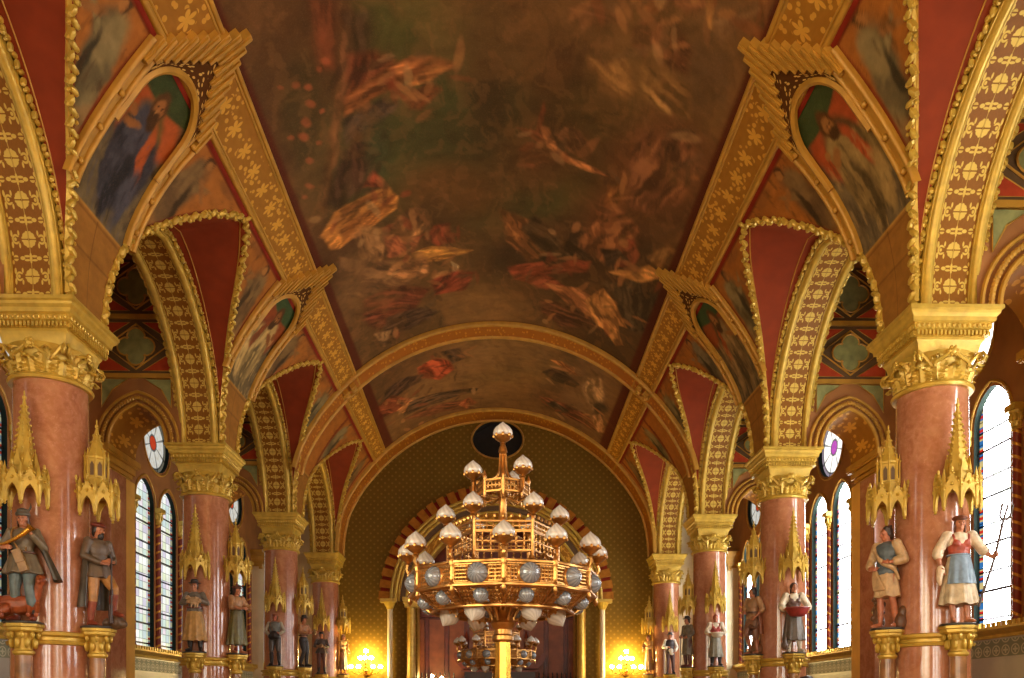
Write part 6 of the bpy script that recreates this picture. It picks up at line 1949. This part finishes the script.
def drape(b, wr):
    b.tube(crom([V(-.2, -.06, 1.44), V(-.1, -.15, 1.26), V(.06, -.18, 1.08), V(.2, -.1, .98), V(.21, .02, .8)], 5), [.03] * 8 + [.045] * 8 + [.03] * 5, 8)
    for i in range(5): b.tube(crom([V(-.19 + i * .012, -.06 - .02 * i, 1.06), V(-.17 + .03 * i, -.12 - .01 * i, .86), V(-.1 + .05 * i, -.19, .62)], 4), [.02, .024, .028, .03, .03, .03, .03, .026, .02], 6)
    return
    b.tube(crom([V(-.2, -.1, 1.38), V(-.08, -.17, 1.2), V(.1, -.17, 1.02), V(.22, -.08, .9), V(.24, .02, .6)], 5), [.05] * 8 + [.07] * 8 + [.05] * 5, 8); b.tube(crom([V(.17, .03, 1.42), V(.24, .06, 1.15), V(.27, .04, .85), V(.25, .05, .5)], 5), [.08] * 16, 8)
    b.tube(crom([V(-.24, .0, 1.1), V(-.22, -.1, .86), V(-.05, -.19, .82), V(.14, -.17, .9)], 5), [.06] * 16, 8)
def cloth(b, wr):
    p = wr[0] + V(0, -.02, -.06); b.ell(p, (.07, .05, .09), 9, 6); b.tube(crom([p, p + V(-.03, -.02, -.12), p + V(-.01, 0, -.24)], 4), [.06, .06, .055, .05, .05, .045, .04, .03, .02], 8)
def sticky(x, y, z0, z1, r=.014):
    def f(b, wr): b.tube([V(x, y, z0), V(x + .02, y - .01, (z0 + z1) / 2), V(x, y, z1)], r, 7)
    return f

TAN, WHITE, DKBR, GREY, BLACK, BLUE, RED, GREEN, LEATH = (160, 120, 70), (200, 180, 150), (66, 40, 24), (98, 88, 74), (38, 32, 30), (88, 108, 124), (142, 50, 32), (88, 84, 48), (92, 54, 30)
SP_ = {}
SP_['LF1'] = ('huntsman_statue', 'hunter statue holding a brass horn across his chest, orange hound at his feet', dict(turn=.1, hat=((84, 76, 62), 'fur'), hair=(70, 40, 22), hairlen=.12, coat=((112, 98, 74), .74), cflare=.29, belt=LEATH, pants=((92, 106, 104), 1.9), boots=(120, 54, 34),
    elA=(-.3, -.04, 1.14), wrA=(-.23, -.2, 1.12), hdA=(1, -.3, .1), elB=(.31, .0, 1.15), wrB=(.2, -.2, 1.34), hdB=(-.3, -.4, .6), knB=(.13, -.1, .52), anB=(.17, -.05, .1), cape=((62, 52, 34), .66, .38, .16),
    props=[prop('hunting_horn', 'BRASS', horn), prop('satchel', (150, 110, 56), satchel(.06, -.22, .92, .12, .34, -.35)), prop('hound', (150, 74, 34), hound, 'rm', vox=.014)]))
SP_['LN1'] = ('huntsman_statue', 'bearded hunter statue in dark cloak and hat, leaning on an upright gun, foot on rock', dict(turn=.1, nod=.15, hat=((110, 44, 30), 'cap'), hair=(40, 32, 26), hairlen=.03, beard=1, coat=((96, 78, 58), .8), cflare=.24, belt=LEATH, pants=((172, 120, 62), 1.4), boots=(132, 60, 36),
    elA=(-.29, -.03, 1.14), wrA=(-.12, -.24, 1.02), hdA=(1, -.2, .1), elB=(.28, .0, 1.15), wrB=(.1, -.25, 1.06), hdB=(-1, -.2, .1), knB=(.12, -.24, .62), anB=(.14, -.2, .27), ftB=(.1, -1, -.1), cape=((70, 60, 44), .3, .3, .0),
    props=[prop('gun', (54, 34, 24), gun(.0, -.33)), prop('rock', (88, 66, 44), rockfn([(.16, -.24, .08, .13), (.1, -.12, .06, .1), (.22, -.3, .05, .09)]), 'rm', vox=.016)]))
SP_['LF2'] = ('shepherd_statue', 'shepherd statue in grey jacket and long tan pleated coat, black hat, holding a lamb', dict(turn=-.1, hat=(BLACK, 'brim'), hair=(80, 66, 54), coat=((108, 98, 84), .98), cflare=.19, skirt=((176, 132, 66), .26, .29), pl=10, belt=(120, 50, 32), boots=BLACK,
    elA=(-.3, -.04, 1.17), wrA=(-.12, -.22, 1.18), hdA=(1, -.2, .2), elB=(.3, -.04, 1.18), wrB=(.14, -.22, 1.24), hdB=(-1, -.2, .1), props=[prop('lamb', (176, 140, 96), lamb, 'rm', vox=.014)]))
SP_['LN2'] = ('peasant_woman_statue', 'woman statue in tan blouse and long green skirt reaching her arms forward', dict(turn=.2, hat=((96, 52, 34), 'cap'), hair=(60, 34, 20), hairlen=.06, shirt=(168, 122, 80), slv=1.1, puff=.02, skirt=((104, 98, 48), .22, .28), apron=((92, 84, 44), .3, .24), boots=None,
    elA=(-.27, -.1, 1.16), wrA=(-.14, -.3, 1.12), hdA=(.4, -1, .0), elB=(.27, -.1, 1.18), wrB=(.14, -.3, 1.14), hdB=(-.4, -1, .0), props=[prop('shallow_bowl', (150, 100, 54), basket(0, -.36, 1.12, .1, .06))]))
SP_['LF3'] = ('peasant_man_statue', 'statue of a man in white shirt with big black pouch, bare legs, black boots', dict(turn=-.1, hat=((150, 84, 50), 'cap'), hair=(70, 40, 24), shirt=(172, 158, 132), vest=(110, 112, 104), pants=((74, 60, 48), .75), boots=BLACK, skin=(176, 96, 64),
    elA=(-.3, -.03, 1.16), wrA=(-.16, -.2, 1.0), hdA=(1, -.3, 0), elB=(.3, -.02, 1.16), wrB=(.17, -.2, 1.04), hdB=(-1, -.3, 0), props=[prop('pouch', BLACK, rockfn([(0, -.2, 1.0, .15), (-.08, -.19, .95, .12), (.09, -.19, .96, .12)]), 'rm', vox=.014), prop('strap', (120, 84, 50), satchel(.02, -.2, 1.0, .04, .1))]))
SP_['LN3'] = ('peasant_man_statue', 'statue of a man in tan shirt, dark trousers and black hat holding his hands forward', dict(turn=.1, hat=(BLACK, 'brim'), hair=(50, 30, 18), shirt=(168, 118, 80), pants=((52, 50, 52), 1.95), boots=BLACK, belt=LEATH,
    elA=(-.26, -.06, 1.16), wrA=(-.16, -.3, 1.12), hdA=(.1, -1, .1), elB=(.26, -.1, 1.18), wrB=(.15, -.34, 1.16), hdB=(-.1, -1, .1), knA=(-.11, -.12, .52), anA=(-.11, .06, .1), knB=(.11, -.06, .52), props=[prop('flask', (120, 90, 50), jug(.06, -.42, 1.08, .8))]))
SP_['LF4'] = ('peasant_man_statue', 'dark-clothed statue in a black hat, last on the left before the lit sconce', dict(hat=(BLACK, 'brim'), hair=(40, 26, 18), coat=((80, 66, 58), .86), shirt=(150, 118, 84), pants=((96, 50, 34), 1.6), boots=BLACK,
    elA=(-.29, -.03, 1.15), wrA=(-.14, -.2, 1.14), hdA=(1, -.2, .2), elB=(.29, -.03, 1.15), wrB=(.12, -.22, 1.1), hdB=(-1, -.2, .2), props=[prop('bundle', (150, 112, 72), rockfn([(.02, -.24, 1.16, .09), (-.06, -.22, 1.14, .07)]), 'rm', vox=.014)]))
SP_['LN4'] = ('peasant_woman_statue', 'pale statue in the left corner turned to the nave, lit yellow by the sconce', dict(turn=.1, hair=(150, 110, 70), hairlen=.08, shirt=(196, 160, 104), slv=1.6, puff=.01, skirt=((130, 92, 44), .2, .22), elA=(-.25, -.08, 1.16), wrA=(-.12, -.24, 1.22), hdA=(.6, -.6, .5), elB=(.26, 0, 1.15), wrB=(.2, -.16, .98), props=[prop('sheaf', (190, 150, 80), sticky(-.1, -.3, .8, 1.5, .03))]))
SP_['RF1'] = ('peasant_woman_statue', 'barefoot woman statue in white blouse, red bodice and blue apron carrying a pitchfork', dict(turn=-.15, hair=(96, 54, 30), hairlen=.16, hat=((104, 56, 34), 'cap'), shirt=(206, 184, 150), slv=1.2, puff=.026, bodice=(160, 66, 40), skirt=((190, 168, 130), .3, .29), apron=((112, 130, 142), .62, .25), pl=8, lean=.03,
    elA=(-.31, .02, 1.15), wrA=(-.3, -.06, .9), elB=(.34, -.04, 1.17), wrB=(.44, -.16, 1.02), hdB=(.3, -.9, .3), anA=(-.09, -.02, .1), anB=(.1, -.06, .1), props=[prop('pitchfork', (74, 52, 38), fork), prop('white_cloth', (206, 178, 140), cloth, 'rm', vox=.014)]))
SP_['RN1'] = ('peasant_man_statue', 'barefoot man statue in cream smock and blue vest, by a small tree stump', dict(turn=-.5, nod=.2, hair=(48, 32, 20), hairlen=.02, shirt=(196, 160, 112), slv=1.5, puff=.026, vest=(86, 96, 98), coat=None, skirt=((192, 158, 112), .52, .23), pl=6, skin=(176, 104, 68),
    elA=(-.3, .0, 1.14), wrA=(-.2, -.18, 1.0), hdA=(1, -.3, 0), elB=(.31, .02, 1.13), wrB=(.18, -.18, 1.08), hdB=(-1, -.3, .2), anA=(-.1, -.04, .1), anB=(.12, .06, .1), props=[prop('drapery', (186, 150, 104), drape, 'rm', vox=.014), prop('tree_stump', (96, 62, 36), stump, 'rm', vox=.016)]))
SP_['RF2'] = ('peasant_woman_statue', 'woman statue with dark headscarf and white sleeves carrying a wide red basket', dict(turn=.15, nod=.3, hat=((70, 44, 34), 'scarf'), hairlen=-1, shirt=(206, 190, 160), slv=1.5, puff=.03, bodice=(92, 60, 44), skirt=((92, 80, 66), .3, .27), pl=9, boots=(190, 176, 150),
    elA=(-.31, -.03, 1.14), wrA=(-.26, -.22, 1.03), hdA=(.2, -.9, 0), elB=(.34, -.03, 1.14), wrB=(.28, -.22, 1.05), hdB=(-.2, -.9, 0), props=[prop('red_basket', (142, 46, 36), basket(.02, -.3, .86, .24, .2)), prop('fruit', (196, 130, 90), fruit(.02, -.3, 1.02, .22)), prop('small_pail', (90, 70, 56), jug(-.24, -.14, .06, 1.2))]))
SP_['RN2'] = ('peasant_man_statue', 'dark-haired statue turned to the nave in tan sleeves and brown breeches, horn at the hip', dict(turn=-.5, hair=(44, 30, 22), hairlen=.04, shirt=(172, 128, 84), slv=1.2, puff=.02, vest=(150, 112, 74), skirt=((124, 84, 52), .66, .21), pl=7, belt=LEATH, pants=((126, 80, 50), 1.3), skin=(164, 100, 66), cape=((128, 76, 46), .5, .25, .05),
    elA=(-.29, .02, 1.14), wrA=(-.2, -.18, 1.05), hdA=(1, -.4, .1), elB=(.31, .03, 1.14), wrB=(.22, -.12, .95), knA=(-.1, -.14, .53), props=[prop('curved_horn', (96, 58, 34), lambda b, wr: b.tube(crom([V(.2, -.12, .98), V(.28, -.1, .8), V(.2, -.14, .66), V(.06, -.18, .72)], 6), list(np.linspace(.02, .05, 19)), 9)), prop('rock', (110, 72, 44), rockfn([(.08, .1, .12, .16), (-.1, .08, .1, .13), (.0, .1, .3, .12)]), 'rm', vox=.016)]))
SP_['RF3'] = ('peasant_woman_statue', 'woman statue in red headscarf and red bodice holding a white basket', dict(hat=((150, 60, 40), 'scarf'), hairlen=-1, shirt=(204, 184, 156), slv=1.5, puff=.026, bodice=(150, 48, 36), skirt=((122, 114, 92), .3, .24), boots=BLACK,
    elA=(-.3, -.03, 1.14), wrA=(-.22, -.2, 1.05), hdA=(.3, -.9, 0), elB=(.3, -.03, 1.14), wrB=(.22, -.2, 1.06), hdB=(-.3, -.9, 0), props=[prop('white_basket', (206, 192, 164), basket(.02, -.27, .94, .19, .15)), prop('ribbon', (196, 180, 150), sticky(-.26, -.18, .6, 1.05, .03))]))
SP_['RN3'] = ('peasant_man_statue', 'man statue in long grey coat and black brimmed hat facing the nave', dict(turn=-.1, hat=(BLACK, 'brim'), hair=(44, 30, 22), coat=((104, 92, 74), .42), cflare=.23, pants=((90, 50, 36), 1.9), boots=(100, 44, 32), belt=LEATH, elA=(-.28, .03, 1.15), wrA=(-.2, -.16, 1.02), hdA=(1, -.3, 0), elB=(.28, .02, 1.15), wrB=(.2, -.18, 1.0), hdB=(-1, -.3, 0), props=[prop('walking_stick', (70, 46, 30), sticky(-.02, -.3, .05, 1.02))]))
SP_['RF4'] = ('peasant_man_statue', 'dark-clothed statue with white shirt front, last on the right before the lit sconce', dict(hat=(BLACK, 'brim'), hair=(40, 26, 20), shirt=(214, 204, 184), slv=1.9, puff=.016, vest=(56, 46, 46), pants=((84, 52, 46), 1.9), boots=BLACK, elA=(-.29, -.03, 1.14), wrA=(-.16, -.22, 1.1), hdA=(1, -.3, .2), elB=(.29, -.03, 1.14), wrB=(.2, -.2, .96), props=[prop('white_bundle', (214, 204, 184), rockfn([(.02, -.24, .98, .1), (.06, -.22, .86, .09)]), 'rm', vox=.014)]))
SP_['RN4'] = ('peasant_woman_statue', 'tan statue in the right corner turned to the nave, lit yellow by the sconce', dict(turn=-.1, hair=(110, 74, 44), hairlen=.1, shirt=(188, 146, 90), slv=1.6, puff=.012, skirt=((150, 112, 60), .2, .22), elA=(-.26, 0, 1.15), wrA=(-.2, -.16, 1.0), hdA=(.6, -.6, .1), elB=(.25, -.06, 1.16), wrB=(.13, -.24, 1.2), hdB=(-.6, -.6, .5), props=[prop('jug', (130, 84, 44), jug(.02, -.28, 1.1))]))
M['BRASS'] = M['brass']
def _fixprops(sp):
    return sp
YAW = {'F': {-1: .12, 1: -.15}, 'N': {-1: 1.1, 1: -1.1}}
for key, (nm, lab, sp) in SP_.items():
    s = -1 if key[0] == 'L' else 1; k = int(key[2]); F = key[1] == 'F'
    off = (0, -.485) if F else (-s * .485, 0)
    statue(nm, lab, sp, (s * XC + off[0], YC[k] + off[1], .785 + E), YAW['F' if F else 'N'][s])
# ================================================================ light and camera
sc = bpy.context.scene
w = bpy.data.worlds.new('sky'); sc.world = w; w.use_nodes = True
w.node_tree.nodes['Background'].inputs[0].default_value = (0.75, 0.85, 1.0, 1)
w.node_tree.nodes['Background'].inputs[1].default_value = 0.6
cam = bpy.data.cameras.new('camera'); co = bpy.data.objects.new('camera', cam); C.objects.link(co)
co.location = (0, 0, E); co.rotation_euler = (PI / 2, 0, -math.atan((512 - 496.5) / 780))
cam.sensor_width = 36; cam.lens = 36 * 780 / 1024; cam.shift_y = (704 - 339) / 1024
cam.clip_start = 0.05; cam.clip_end = 200
sc.camera = co
def area(name, loc, rot, sx, sy, power, col=(1, 1, 1)):
    l = bpy.data.lights.new(name, 'AREA'); l.shape = 'RECTANGLE'; l.size = sx; l.size_y = sy; l.energy = power; l.color = col
    o = bpy.data.objects.new(name, l); C.objects.link(o); o.location = loc; o.rotation_euler = rot
    return o
# added warm fill lamps behind the camera, standing in for daylight at unseen windows
area('fill_lamp_rear_wall', (0, Y_BACK + .15, 3.2), (PI / 2, 0, 0), 8.0, 4.6, 400, (1, .87, .55))
area('fill_lamp_rear_left', (-6.2, -2.5, 3.8), (0, -PI / 2 , 0), 3.0, 9.0, 850, (1, .87, .55))
area('fill_lamp_rear_right', (6.2, -2.5, 3.8), (0, PI / 2, 0), 3.0, 9.0, 250, (1, .87, .55))
sc.view_settings.view_transform = 'Standard'
try: sc.view_settings.look = 'None'
except Exception: pass
sc.view_settings.gamma = 1.0
sc.view_settings.exposure = -0.1
sc.view_settings.use_curve_mapping = False
sc.cycles.use_denoising = True
sc.cycles.max_bounces = 8; sc.cycles.diffuse_bounces = 4; sc.cycles.glossy_bounces = 4
sc.cycles.sample_clamp_indirect = 6.0
